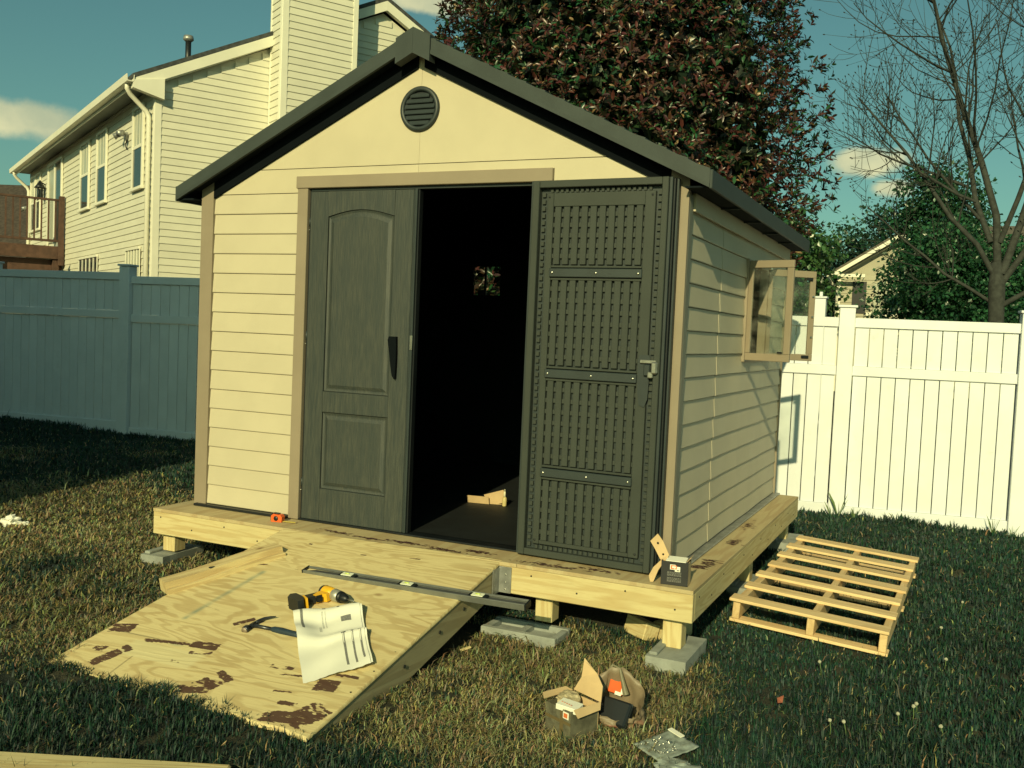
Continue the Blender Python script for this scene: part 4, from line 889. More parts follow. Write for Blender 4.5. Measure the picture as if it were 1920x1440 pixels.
# ---------------------------------------------------------------- manual on the ramp
m_paper = plain('white_paper', (.80, .79, .70), .8, .03, 5, .15, 30); m_ink = plain('grey_print', (.20, .20, .19), .8, .3, 160); m_inkd = plain('dark_print', (.05, .05, .05), .8, .1); m_inkl = plain('faint_print', (.55, .55, .50), .8, .2, 90)
mn = thing('instruction_sheet', 'large unfolded white instruction sheet with printed columns lying over the hammer handle on the ramp', 'paper')
q00, q10, q01, q11 = Vector((.055, -1.075, 0)), Vector((.320, -.935, 0)), Vector((.465, -1.530, 0)), Vector((.660, -1.345, 0))
def onp(u_, v_, lift=0):
    p = (q00*(1-u_)+q10*u_)*(1-v_)+(q01*(1-u_)+q11*u_)*v_
    fold = .028*math.exp(-((v_-.06)/.09)**2)+.020*math.exp(-((v_-.47)/.05)**2)*(.4+.6*u_)
    z = rz_(p.x, p.y)+.010+fold+.030*max(0, u_-.35)**1.2+.004*math.sin(u_*9+v_*4)+.003*math.sin(v_*17+u_*5)+.034*math.exp(-(u_/.30)**2)*math.exp(-((v_-.34)/.15)**2)
    return Vector((p.x, p.y, z+lift))
def patchmesh(name, u0, u1, v0, v1, lift, mat, par, nu=24, nv=34, jag=0):
    V = [onp(u0+(u1-u0)*i/nu, v0+(v1-v0)*j/nv+(jag*math.sin(i*1.9)*.004 if j in (0, nv) else 0), lift) for j in range(nv+1) for i in range(nu+1)]
    F = [(j*(nu+1)+i, (j+1)*(nu+1)+i, (j+1)*(nu+1)+i+1, j*(nu+1)+i+1) for j in range(nv) for i in range(nu)]
    o_ = obj(name, V, F, mat, par, True); return o_
patchmesh('page', 0, 1, 0, 1, 0, m_paper, mn, jag=1); 
pg2 = patchmesh('page', .03, 1.035, .05, .985, -.004, m_paper, mn, jag=1)
pr = [(.10, .04, .14, .34, m_ink), (.42, .08, .445, .30, m_inkl), (.47, .08, .485, .30, m_inkl), (.44, .03, .49, .045, m_inkd), (.66, .03, .70, .05, m_inkd), (.36, .27, .40, .36, m_inkl), (.70, .17, .85, .25, m_ink), (.80, .03, .81, .035, m_ink), (.87, .03, .88, .035, m_ink),
      (.665, .47, .70, .92, m_ink), (.80, .47, .83, .92, m_ink), (.92, .48, .95, .88, m_ink), (.655, .465, .72, .48, m_inkd), (.80, .465, .84, .475, m_inkd), (.90, .47, .95, .475, m_inkd)]
for a, b_, c_, d2, mm in pr: patchmesh('print', a, c_, b_, d2, .0007, mm, mn, 2, 20)
for k in range(3):
    a = (.672, .805, .925)[k]
    patchmesh('print', a, a+.012, .48, .60, .0011, m_paper, mn, 1, 8)
# ---------------------------------------------------------------- hammer
hm = thing('claw_hammer', 'blue black steel claw hammer lying on the ramp with its grip under the paper', 'hammer')
m_grip = plain('dark_blue_rubber_grip', (.018, .035, .055), .5, .2, 30); m_steel = plain('dark_blued_steel', (.06, .065, .075), .35, .3, 30, .2, 60, metal=.7); m_face = plain('worn_hammer_face', (.30, .24, .19), .5, .3, 60, .3, 90, metal=.4)
hm.location = (-.045, -1.225, rz_(-.045, -1.225)+.013); hm.rotation_euler = (Matrix.Rotation(math.atan2(-1.215+1.225, .186+.045)-.02, 3, 'Z') @ Matrix.Rotation(0, 3, 'Y') @ Matrix.Rotation(.19, 3, 'X')).to_euler()
tube('handle', [(0, 0, 0), (.04, .001, .001), (.10, .002, .0)], [.011, .009, .009], m_steel, hm, 10)
tube('grip', [(.101, .002, 0), (.115, .002, 0), (.16, 0, 0), (.22, -.002, -.002), (.30, -.002, -.002), (.315, -.002, -.002)], [.009, .014, .0165, .015, .017, .010], m_grip, hm, 12)
tube('head', [(-.004, -.052, 0), (-.004, -.047, 0), (-.004, -.030, 0), (-.004, -.022, 0), (0, -.012, 0), (0, .016, 0)], [.0165, .0185, .0185, .011, .014, .013], m_steel, hm, 14)
tube('face', [(-.004, -.0525, 0), (-.004, -.056, 0)], [.0155, .0145], m_face, hm, 14)
for dz, lx in ((.006, .060), (-.007, .075)):
    tube('claw', [(0, .012, dz*.6), (.006, .038, dz), (.018, .060, dz*1.5), (lx*.66, .078+.2*abs(dz), dz*1.8), (lx, .092, dz*2)], [.009, .0085, .007, .005, .0015], m_steel, hm, 8)
# ---------------------------------------------------------------- cordless drill
m_yel = plain('yellow_tool_plastic', (.78, .42, .02), .4, .05, 20, .1, 60)
dr2 = thing('cordless_drill', 'yellow and black cordless drill lying on the ramp above the instruction sheet', 'drill')
dr2.location = (.125, -.885, rz_(.125, -.885)+.036); dr2.rotation_euler = (Matrix.Rotation(-.28, 3, 'Z') @ Matrix.Rotation(.17, 3, 'X')).to_euler()
tube('motor_housing', [(-.058, 0, 0), (-.055, 0, 0), (-.040, 0, 0), (.0, 0, 0), (.030, 0, 0)], [.018, .026, .031, .032, .029], m_yel, dr2, 18)
tube('rear_cap', [(-.064, 0, 0), (-.0585, 0, 0)], [.012, .022], m_black, dr2, 14); tube('rear_band', [(-.052, 0, 0), (-.034, 0, 0)], [.0285, .0325], m_black, dr2, 18)
tube('gearcase', [(.0305, 0, 0), (.036, 0, 0), (.070, 0, 0), (.074, 0, 0)], [.028, .0305, .028, .022], plain('silver_gearcase', (.45, .44, .38), .4, .1, 20, .1, 60, metal=.6), dr2, 18)
tube('clutch_ring', [(.0745, 0, 0), (.078, 0, 0), (.092, 0, 0)], [.026, .028, .026], m_black, dr2, 16); tube('chuck', [(.0925, 0, 0), (.10, 0, 0), (.122, 0, 0), (.133, 0, 0)], [.022, .023, .016, .008], m_black, dr2, 12)
tube('bit', [(.1335, 0, 0), (.172, 0, 0), (.178, 0, 0)], [.0045, .004, .001], m_brush, dr2, 8)
gp = [(-.030, -.026), (.006, -.026), (.012, -.060), (-.010, -.100), (-.030, -.135), (-.062, -.132), (-.052, -.095), (-.036, -.060)]
prism('grip', gp, 2, -.017, .017, m_black, dr2); prism('grip_shell', [(-.026, -.030), (.030, -.026), (.032, -.044), (.010, -.052), (.0, -.082), (-.018, -.082), (-.028, -.050)], 2, -.0195, .0195, m_yel, dr2)
prism('trigger', [(.0125, -.056), (.022, -.060), (.014, -.082), (.002, -.084)], 2, -.009, .009, m_black, dr2)
bt_ = prism('battery', [(-.085, -.128), (-.010, -.136), (.012, -.158), (.004, -.186), (-.080, -.180), (-.102, -.150)], 2, -.030, .030, m_black, dr2)
prism('battery_clip', [(-.030, -.1245), (.016, -.138), (.013, -.146), (-.030, -.134)], 2, -.031, .031, m_yel, dr2)
# ---------------------------------------------------------------- tape measure
m_or = plain('orange_red_plastic', (.72, .12, .025), .4, .08, 20)
tm = thing('tape_measure', 'orange and black tape measure with blade out on the platform by the door trim', 'tape measure', (-.785, -.135, .001), (0, 0, .15))
prism('case', [(-.034, 0), (.034, 0), (.036, .030), (.026, .042), (-.020, .046), (-.034, .034)], 1, -.018, .018, m_or, tm)
tube('side_grip', [(-.002, -.0185, .020), (-.002, -.021, .020)], [.015, .013], m_black, tm, 14); prism('rim', [(-.038, .004), (-.0345, .004), (-.0345, .034), (-.020, .0465), (.010, .0450), (.010, .049), (-.024, .051), (-.038, .038)], 1, -.015, .015, m_black, tm)
box('blade', .0365, .120, -.011, .013, .004, .0055, plain('yellow_tape_blade', (.70, .55, .12), .4, .2, 90), tm, 0); box('hook', .1205, .122, -.011, .013, -.0005+.001, .008, m_chrome, tm, 0)
# ---------------------------------------------------------------- black screw carton on the platform corner
m_carton = plain('black_printed_carton', (.016, .017, .020), .6, .2, 10, .2, 60)
bx = thing('screw_box', 'small black open carton of hardware with white label standing on the front right platform corner', 'box', (1.590, -.165, .001), (0, 0, .10))
w_, d3, h3 = .128, .085, .112
box('front_panel', -w_/2, w_/2, -d3/2, -d3/2+.002, 0, h3, m_carton, bx, 0); box('back_panel', -w_/2, w_/2, d3/2-.002, d3/2, 0, h3, m_carton, bx, 0)
box('side_panel', -w_/2, -w_/2+.002, -d3/2+.0021, d3/2-.0021, 0, h3, m_carton, bx, 0); box('side_panel', w_/2-.002, w_/2, -d3/2+.0021, d3/2-.0021, 0, h3, cbm, bx, 0)
box('base', -w_/2, w_/2, -d3/2, d3/2, -.0005, .0015, m_carton, bx, 0)
box('top_label', -.045, .050, -.038, .034, h3-.012, h3+.006, m_paper, bx, .001, (.12, 0, 0)); box('contents', -.055, .055, -.036, .036, .004, h3-.016, m_brush, bx, .002)
box('flap', w_/2-.001, w_/2+.001, -.035, .035, h3, h3+.030, cbm, bx, 0, (0, .7, 0))
m_lw = plain('white_label', (.78, .77, .68), .6, .03); m_lo = plain('orange_red_logo', (.66, .16, .05), .6, .05)
yf = -d3/2-.0008
def fr(name, x0, x1, z0, z1, m__, k=0): return box(name, x0, x1, yf-.0004*k, yf+.0003-.0004*k, z0, z1, m__, bx, 0)
fr('logo_tile', -.022, .004, .074, .098, m_lw); fr('logo_tile', .001, .026, .066, .090, m_lw, 1); fr('logo_square', -.018, .010, .077, .095, m_lo, 2); fr('logo_cutout', -.012, .006, .082, .091, m_lw, 3); fr('logo_cutout', -.002, .001, .077, .086, m_lw, 4); fr('logo_text', .010, .023, .070, .074, m_inkd, 2)
for k, zz in enumerate((.060, .055, .049, .044, .033, .027, .021, .016)):
    x = -.034
    while x < .030: l_ = random.uniform(.004, .010); fr('print', x, min(x+l_, .032), zz, zz+.0028, m_ink, 0); x += l_+.002
tf = thing('torn_carton_flap', 'torn curled strip of brown cardboard leaning beside the black carton', 'cardboard', (1.500, -.175, .0))
def sheet_(name, pts, th, mat, par):       # folded strip through quads
    V = []; 
    for a, b_ in pts: V += [a, b_]
    n = len(pts); F = [(2*i, 2*i+1, 2*i+3, 2*i+2) for i in range(n-1)]
    o_ = obj(name, V, F, mat, par, False); md = o_.modifiers.new('thickness', 'SOLIDIFY'); md.thickness = th; return o_
sheet_('strip', [((-.045, .02, .185), (-.010, .02, .225)), ((-.012, .0, .150), (.020, .010, .195)), ((.015, -.01, .112), (.055, .0, .135)), ((.022, .0, .100), (.045, .0, .105))], .0018, cbm, tf)
sheet_('strip', [((.018, .0, .105), (.030, .0, .115)), ((-.012, -.02, .070), (.026, -.015, .082)), ((-.030, -.03, .030), (.015, -.03, .062)), ((-.020, -.035, .002), (-.005, -.035, .004))], .0018, cbm, tf)
for p_ in ((-.002, -.0, .185), (.028, -.004, .135)): tube('hole', [p_, (p_[0], p_[1]-.003, p_[2])], .005, m_black, tf, 8)
# ---------------------------------------------------------------- open carton on the grass
gzb = float(gz(1.48, -1.20))
m_dcard = plain('dark_printed_cardboard', (.11, .105, .07), .8, .35, 30, .3, 80); m_tape = plain('brown_tape', (.13, .10, .05), .3, .1)
oc = thing('open_carton', 'worn dark cardboard carton with one tall flap raised on the grass beside the bag', 'box', (1.485, -1.205, gzb+.002), (0, 0, -.42))
w4, d4, h4 = .135, .150, .115
def ob(*a, m__=m_dcard, rot=(0, 0, 0), bev=0): return box(*a, m__, oc, bev, rot)
ob('front_panel', -w4/2, w4/2, -d4/2, -d4/2+.003, 0, h4); ob('back_panel', -w4/2, w4/2, d4/2-.003, d4/2, 0, h4, m__=cbm); ob('side_panel', -w4/2, -w4/2+.003, -d4/2+.0031, d4/2-.0031, 0, h4); ob('side_panel', w4/2-.003, w4/2, -d4/2+.0031, d4/2-.0031, 0, h4); ob('base', -w4/2, w4/2, -d4/2, d4/2, -.001, .003, m__=cbm)
sheet_('flap', [((-.075, .080, .125), (.072, .080, .120)), ((-.060, .105, .175), (.050, .110, .170)), ((-.065, .120, .235), (.00, .130, .200)), ((-.068, .125, .245), (-.045, .130, .226))], .003, cbm, oc)
sheet_('flap', [((-.075, -.08, .125), (-.075, .075, .125)), ((-.105, -.06, .135), (-.100, .06, .135))], .003, cbm, oc); sheet_('flap', [((.075, -.07, .125), (.075, .075, .125)), ((.090, -.06, .095), (.088, .06, .10))], .003, cbm, oc)
ob('tape', -w4/2-.001, w4/2+.001, -d4/2-.0015, -d4/2-.0005, .060, .072, m__=m_tape); ob('tape', .012, .030, -d4/2-.0016, -d4/2-.0006, .0, h4, m__=m_tape)
ob('label', .028, .058, -d4/2-.0022, -d4/2-.0012, .082, .108, m__=m_lw); ob('label', .032, .052, -d4/2-.0030, -d4/2-.0023, .086, .103, m__=m_lo); ob('label', -w4/2-.0015, -w4/2-.0005, -.04, .02, .02, .06, m__=plain('orange_brown_print', (.35, .17, .06), .7, .3, 40))
ob('inner_pack', -.015, .072, -.075, -.015, .108, .130, m__=m_lw, rot=(.1, .05, .3), bev=.002)
for k in range(5): ob('label', .0+.012*k, .005+.012*k, -.06, -.055, .1325, .1335, m__=m_lo)
def crumple(name, c, r, mat, par, seed, sq=(1, 1, .6), amp=.45):
    bm = bmesh.new(); bmesh.ops.create_icosphere(bm, subdivisions=3, radius=1)
    for v_ in bm.verts:
        n_ = mnoise.noise(v_.co*2.2+Vector((seed, 0, 0)))+.5*mnoise.noise(v_.co*5+Vector((0, seed, 0))); k = 1+amp*n_
        v_.co = Vector((v_.co.x*sq[0], v_.co.y*sq[1], v_.co.z*sq[2]))*k*r
    me = bpy.data.meshes.new(name); bm.to_mesh(me); bm.free(); me.materials.append(mat); return link(name, me, par, c)
crumple('plastic_wrap', (-.035, .01, .115), .045, plain('crinkled_clear_wrap', (.45, .38, .24), .25, .4, 40, .5, 30), oc, 3)
# ---------------------------------------------------------------- plastic carrier bag
gzc = float(gz(1.62, -1.02))
m_bag = leafmat('thin_tan_plastic_bag', rough=.45, trans=.35)
bg_ = thing('plastic_bag', 'crumpled tan and red plastic carrier bag lying open on the grass beside the carton', 'bag', (1.615, -1.03, gzc))
R1, R2 = 40, 12; V = []; Cc_ = []
for j in range(R2+1):
    q = j/R2
    for i in range(R1):
        a = 2*pi*i/R1; ex = .5*(1+math.cos(a-2.0)); rr = .105+.035*mnoise.noise(Vector((math.cos(a)*1.6, math.sin(a)*1.6, q*2.4+4)))+.02*mnoise.noise(Vector((math.cos(a)*5, math.sin(a)*5, q*6)))
        prof_r = (math.sin(min(1, q*1.6)*pi/2))*(1-.15*max(0, q-.5)); zz = .002+.10*q**1.3*(1-.55*max(0, math.cos(a+1.2)))+(.10*ex**3 if q > .6 else 0)*(q-.6)*2.5+.010*mnoise.noise(Vector((math.cos(a)*4, math.sin(a)*4, q*7+9)))
        V.append((math.cos(a)*rr*prof_r*1.05, math.sin(a)*rr*prof_r*.85, max(.002, zz)))
        red = max(0, mnoise.noise(Vector((math.cos(a)*2, math.sin(a)*2, q*3+20)))*2.2) if q < .6 and math.sin(a) < .1 else 0
        Cc_.append(tuple(np.array((.30, .235, .16))*(1-min(1, red))+np.array((.34, .09, .06))*min(1, red)))
F = [(j*R1+i, j*R1+(i+1) % R1, (j+1)*R1+(i+1) % R1, (j+1)*R1+i) for j in range(R2) for i in range(R1)]
o_ = obj('bag_body', V, F, m_bag, bg_, True, False); add_col(o_.data, 'col', np.array(Cc_)); md = o_.modifiers.new('thickness', 'SOLIDIFY'); md.thickness = .0008
hd, fhd = tube_data([(-.085, .045, .10), (-.080, .060, .16), (-.055, .070, .205), (-.025, .070, .195), (-.005, .060, .14), (.010, .055, .10)], [.014, .010, .006, .006, .010, .014], 6, False)
o_ = obj('bag_handle', hd, fhd, m_bag, bg_, True); add_col(o_.data, 'col', np.tile((.26, .24, .16), (len(hd), 1)))
kc = thing('black_case', 'black plastic case inside the open carrier bag', 'case', (1.615, -1.075, gzc+.058), (.95, .05, -.15)); link('body', box_mesh(.125, .10, .050, m_black, .008), kc); link('seam', box_mesh(.127, .102, .004, m_dark, .002), kc, (0, 0, .006))
ok_ = thing('orange_pack', 'small orange and white blister pack at the top of the open carrier bag', 'pack', (1.580, -.965, gzc+.120), (.9, .25, .3)); link('card', box_mesh(.060, .055, .006, m_or, .002), ok_); link('label', box_mesh(.026, .014, .002, m_lw, 0), ok_, (.012, -.026, .0045)); link('label', box_mesh(.010, .050, .002, m_lw, 0), ok_, (.026, 0, .0045))
# clear packet of screws
zp = float(gz(1.86, -1.16)); m_film = plain('clear_packet_film', (.26, .30, .28), .18, .35, 26, .6, 50)
pk = thing('hardware_packet', 'flat clear packet of small steel screws on the grass right of the carrier bag', 'packet', (1.850, -1.175, zp+.030), (.10, .06, -.55))
V = [((i/16-.5)*.15, (j/16-.5)*.19, .006*mnoise.noise(Vector((i*.5, j*.5, 3)))) for j in range(17) for i in range(17)]
o_ = obj('film', V, [(j*17+i, j*17+i+1, (j+1)*17+i+1, (j+1)*17+i) for j in range(16) for i in range(16)], m_film, pk, True); md = o_.modifiers.new('thickness', 'SOLIDIFY'); md.thickness = .004
box('header', -.070, .0, .072, .092, .006, .010, m_lw, pk, 0)
for k in range(26):
    x, y, a = random.uniform(-.055, .055), random.uniform(-.085, .01), random.uniform(0, pi); l_ = random.uniform(.010, .02)
    tube('screw', [(x, y, .011), (x+math.cos(a)*l_, y+math.sin(a)*l_, .012)], [.0022, .001], m_chrome, pk, 5)
pk2 = thing('plastic_scrap', 'scrap of bluish clear plastic on the grass at the bottom below the hardware packet', 'packet', (1.93, -1.30, float(gz(1.93, -1.30))+.02), (.05, 0, .4))
crumple('film', (0, 0, 0), .055, m_film, pk2, 8, (1.3, .8, .25), .6)
# ---------------------------------------------------------------- small things on the grass
lit = thing('crumpled_paper', 'crumpled white paper litter on the straw at the far left edge', 'litter', (-3.03, -.13, float(gz(-3.03, -.13))+.025)); crumple('paper', (0, 0, 0), .06, m_paper, lit, 5, (1, 1, .6), .7); crumple('scrap', (.10, .02, -.01), .028, m_paper, lit, 9, (1, 1, .6), .7)
w0 = thing('wood_chip', 'pale wood chip on the straw beside the ramp side board', 'wood chip', (.73, -.64, float(gz(.73, -.64))+.022), (.1, -.2, .9)); link('chip', box_mesh(.055, .016, .008, m_pine_x, .003), w0)
m_rleaf = plain('dry_red_leaf', (.30, .10, .06), .6, .2, 30)
def fleaf(x, y, lab, col, s=.05, name='fallen_leaf'):
    l_ = thing(name, lab, 'leaf', (x, y, float(gz(x, y))+.05), (.6, -.3, random.uniform(0, 6)))
    o_ = obj('blade', [(0, 0, 0), (s*.35, s*.28, .004), (s, .0, .010), (s*.35, -s*.28, .004), (s*.5, 0, -.003)], [(0, 1, 4), (1, 2, 4), (2, 3, 4), (3, 0, 4)], col, l_)
fleaf(2.149, -.547, 'dry red leaf standing in the green grass right of the carton', m_rleaf)
fleaf(.53, -2.06, 'pale dry leaf in the grass at the end of the bottom board', cbm); fleaf(-1.31, -1.2, 'dark rotten leaf on the straw left of the ramp', m_bark2, .07)
# dandelion seed heads
m_puff = plain('pale_seed_fluff', (.36, .36, .28), .9, .1); m_stem = plain('weed_stem_green', (.10, .16, .05), .6, .2)
dl_ = [(2.77, .59, 'large pale dandelion seed head right of the pallet corner'), (2.67, -.14, 'dandelion seed head at the top of the lower right cluster'), (2.61, -.35, 'dandelion seed head lowest left in the lower right cluster'), (2.66, -.25, 'narrow dandelion head in the middle of the lower right cluster'), (2.37, -.63, 'left dandelion head of the pair in the lower grass'), (2.43, -.61, 'right dandelion head of the pair in the lower grass'),
       (2.84, 1.81, 'small dandelion head in the grass right of the pallet side'), (2.78, -.33, 'dandelion head right of the lower right cluster'), (2.25, .06, 'dandelion head below the near side of the pallet'), (2.74, 1.15, 'tiny dandelion head nearest the pallet side')]
for x, y, lab in dl_:
    zz = float(gz(x, y)); h_ = random.uniform(.05, .085); f_ = thing('dandelion', lab, 'dandelion', (x, y, zz), (random.uniform(-.2, .2), random.uniform(-.2, .2), 0), 'dandelion seed heads in the lawn')
    tube('stem', [(0, 0, 0), (.004, 0, h_*.5), (0, 0, h_)], .0018, m_stem, f_, 5)
    bm = bmesh.new(); bmesh.ops.create_icosphere(bm, subdivisions=2, radius=.008)
    for v_ in bm.verts: v_.co *= 1+.35*mnoise.noise(v_.co*300+Vector((x*9, 0, 0)))
    me = bpy.data.meshes.new('seed_head'); bm.to_mesh(me); bm.free(); me.materials.append(m_puff); link('seed_head', me, f_, (0, 0, h_))
# ---------------------------------------------------------------- trees
def leaf_template(kind):
    if kind == 'photinia':     # folded, slightly curled long leaf, unit length along +x, normal +z
        V = np.array([(0, 0, 0), (.30, .17, .05), (.34, 0, -.01), (.30, -.17, .05), (.70, .15, .03), (.74, 0, -.04), (.70, -.15, .03), (1.02, 0, -.13)])
        F = np.array([(0, 2, 1), (0, 3, 2), (1, 2, 5), (1, 5, 4), (2, 3, 6), (2, 6, 5), (4, 5, 7), (5, 6, 7)]); return V, F
    V = np.array([(0, 0, 0), (.5, .34, .04), (1, 0, -.06), (.5, -.34, .04)]); F = np.array([(0, 2, 1), (0, 3, 2)]); return V, F
def leaves(name, P, D, Nn, Lg, Col, kind, parent, mat):
    """P base points, D directions, Nn approximate normals, Lg lengths"""
    T, F0 = leaf_template(kind); D = D/np.linalg.norm(D, axis=1)[:, None]
    Sd = np.cross(Nn, D); Sd /= np.linalg.norm(Sd, axis=1)[:, None]+1e-9; Nn = np.cross(D, Sd)
    V = P[:, None]+Lg[:, None, None]*(T[None, :, 0, None]*D[:, None]+T[None, :, 1, None]*Sd[:, None]+T[None, :, 2, None]*Nn[:, None])
    k = len(T); F = (F0[None]+(np.arange(len(P))*k)[:, None, None]).reshape(-1, 3)
    o_ = np_mesh(name, V.reshape(-1, 3), F, mat, parent, False); add_col(o_.data, 'col', np.repeat(Col, k, 0)); return o_
def unit(n): v = rng.normal(size=(n, 3)); return v/np.linalg.norm(v, axis=1)[:, None]
# ---- burgundy leaved tree behind the shed
pt = thing('photinia_tree', 'tall dense tree with burgundy red and green glossy leaves rising behind the shed roof', 'tree', (-1.57, 7.2, -.35))
def lump(d, amp, fr, seed):
    return np.array([1+amp*(mnoise.noise(Vector(q)*fr+Vector((seed, 0, 0)))+.5*mnoise.noise(Vector(q)*fr*2.7+Vector((0, seed, 0)))) for q in d])
nC = 16000
d = unit(nC*2); d = d[(d[:, 1] < .75)][:nC]; nC = len(d)
rad_ = lump(d, .20, 2.2, 3.0); dep = np.where(rng.random(nC) < .62, rng.uniform(.93, 1.03, nC), rng.uniform(.60, .93, nC))
Ce = np.stack([d[:, 0]*2.50, d[:, 1]*2.2, d[:, 2]*4.1], 1)*(rad_*dep)[:, None]+np.array([0, 0, 3.55])
k_ = Ce[:, 2] > .9; Ce = Ce[k_]; d = d[k_]; dep = dep[k_]; nC = len(Ce)
# a darker hollow low on the right of the crown, as in the photograph
hol = np.exp(-(((Ce[:, 0]-1.25)/.42)**2+((Ce[:, 2]-3.02)/.30)**2)); k_ = rng.random(nC) > hol*.93; Ce = Ce[k_]; d = d[k_]; dep = dep[k_]; nC = len(Ce)
axis = d*np.array([1, 1, .5])+np.array([0, 0, .55])+rng.normal(0, .35, (nC, 3)); axis /= np.linalg.norm(axis, axis=1)[:, None]
red = np.clip(.80+.55*(np.array([mnoise.noise(Vector(q)*.9) for q in Ce]))+rng.normal(0, .22, nC)+(dep-.9)*1.2, 0, 1)
Pl, Dl, Nl, Ll_, Cl = [], [], [], [], []
nl = 7
for j in range(nl):
    a = 2*pi*j/nl+rng.uniform(0, .7, nC); ref = np.cross(axis, np.array([.3, .2, 1.0])); ref /= np.linalg.norm(ref, axis=1)[:, None]; r2_ = np.cross(axis, ref)
    rad = ref*np.cos(a)[:, None]+r2_*np.sin(a)[:, None]; sp_ = rng.uniform(.25, 1.5, nC)[:, None]
    D = axis*(1-.35*sp_)+rad*sp_+np.array([0, 0, -.22])+rng.normal(0, .18, (nC, 3)); N0 = axis-.3*rad
    isr = rng.random(nC) < red*(.92 if j > 1 else .70)
    cr = np.stack([rng.uniform(.036, .095, nC), rng.uniform(.020, .038, nC), rng.uniform(.016, .030, nC)], 1); cg = np.stack([rng.uniform(.014, .035, nC), rng.uniform(.045, .10, nC), rng.uniform(.02, .045, nC)], 1)
    br = rng.random(nC) < .06; cr[br] = np.array([.24, .16, .08])
    Pl.append(Ce-axis*rng.uniform(0, .07, nC)[:, None]); Dl.append(D); Nl.append(N0); Ll_.append(rng.uniform(.050, .105, nC)); Cl.append(np.where(isr[:, None], cr, cg))
P = np.concatenate(Pl); D = np.concatenate(Dl); Nn = np.concatenate(Nl); Lg = np.concatenate(Ll_); CC = np.concatenate(Cl)
fol = leaves('crown', P, D, Nn, Lg, CC, 'photinia', pt, m_leaf); fol['kind'] = 'stuff'
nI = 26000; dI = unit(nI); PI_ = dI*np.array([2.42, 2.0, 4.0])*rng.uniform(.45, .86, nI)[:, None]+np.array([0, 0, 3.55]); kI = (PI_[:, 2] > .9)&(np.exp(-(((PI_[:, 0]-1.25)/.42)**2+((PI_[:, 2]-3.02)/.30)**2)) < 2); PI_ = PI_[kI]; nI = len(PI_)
inn = leaves('inner_foliage', PI_, unit(nI), unit(nI), rng.uniform(.14, .24, nI), np.stack([rng.uniform(.012, .03, nI), rng.uniform(.02, .045, nI), rng.uniform(.012, .02, nI)], 1), 'oval', pt, m_leaf); inn['kind'] = 'stuff'  # leaf colours darkened to paint shade into the gaps of the crown
# largest looking leaves as single leaves
T, F0 = leaf_template('photinia')
lms = []
for nm_, cc in (('red', (.095, .030, .024)), ('green', (.028, .09, .035)), ('bronze', (.18, .095, .05))):
    me = mesh_of('leaf', T, [tuple(int(i) for i in f) for f in F0], m_leaf); add_col(me, 'col', np.tile(cc, (len(T), 1))); lms.append(me)
vis = np.where((Ce[:, 1] < -1.0) & (Ce[:, 2] > 3.0) & (Ce[:, 2] < 5.9) & (dep > .95))[0]
for i in rng.choice(vis, 280, replace=False):
    D1 = Vector(axis[i]*.5+unit(1)[0]); D1.normalize(); q = D1.to_track_quat('X', 'Z'); o_ = link('leaf', lms[rng.choice(3, p=[.6, .28, .12])], pt); o_.location = Vector(Ce[i])+Vector(axis[i])*.05; o_.rotation_mode = 'QUATERNION'; o_.rotation_quaternion = q; s_ = rng.uniform(.09, .12); o_.scale = (s_, s_, s_)
tube('trunk', [(0, 0, 0), (.05, 0, 1.2), (-.03, .05, 2.6), (.05, 0, 5)], [.14, .12, .10, .04], m_bark2, pt, 10)
V = []; F = []; bp_ = []
for k in range(60):
    z0 = random.uniform(.8, 4.5); a = random.uniform(0, 2*pi); r_ = random.uniform(1.2, 2.0); bp_.append(tube_data([(0, 0, z0), (math.cos(a)*r_*.5, math.sin(a)*r_*.45, z0+.5), (math.cos(a)*r_, math.sin(a)*r_*.85, z0+1.3)], [.04, .025, .008], 5))
V, F = merge(bp_); o_ = obj('branches', V, F, m_bark2, pt, False, False)
# ---- leafy trees
def tree(name, label, base, cz_, R_, H_, n, ls, col, seed, trunk=.12, group=None, amp=.30, yb=.9, droop=0):
    t_ = thing(name, label, 'tree', base, (0, 0, 0), group); rr = np.random.default_rng(seed)
    v = rr.normal(size=(n, 3)); v /= np.linalg.norm(v, axis=1)[:, None]; v = v[v[:, 1] < yb]; n = len(v)
    # foliage in clumps hung on a lumpy shell
    nc = max(40, n//45); cd = rr.normal(size=(nc, 3)); cd /= np.linalg.norm(cd, axis=1)[:, None]; cr = lump(cd, amp, 1.9, seed)*rr.uniform(.45, 1.0, nc)
    cc = cd*cr[:, None]*np.array([R_, R_, H_]); idx = rr.integers(0, nc, n); P = cc[idx]+v*rr.uniform(.0, 1, n)[:, None]**.6*np.array([R_*.20, R_*.20, H_*.13])*rr.uniform(.6, 1.3, nc)[idx][:, None]
    P = P+np.array([0, 0, cz_]); D = v+np.array([0, 0, -.25-droop])+rr.normal(0, .5, (n, 3)); Nn = rr.normal(0, .6, (n, 3))+np.array([0, -.2, 1.0])
    base_ = np.array(col)*rr.uniform(.6, 1.45, n)[:, None]*rr.uniform(.75, 1.3, nc)[idx][:, None]; base_[:, 0] *= rr.uniform(.8, 1.3, n)
    o_ = leaves('crown', P, D, Nn, rr.uniform(.7, 1.3, n)*ls, base_, 'oval', t_, m_leaf); o_['kind'] = 'stuff'
    tube('trunk', [(0, 0, 0), (.03, 0, cz_*.5), (0, 0, cz_+H_*.4)], [trunk, trunk*.8, trunk*.3], m_bark2, t_, 8)
    bd = []
    for k in range(26):
        e = cc[rr.integers(0, nc)]; bd.append(tube_data([(0, 0, cz_*.7), (e[0]*.5, e[1]*.5, cz_+e[2]*.5-.1), (e[0], e[1], cz_+e[2])], [trunk*.35, trunk*.2, .008], 4))
    V, F = merge(bd); obj('branches', V, F, m_bark2, t_, False, False); return t_
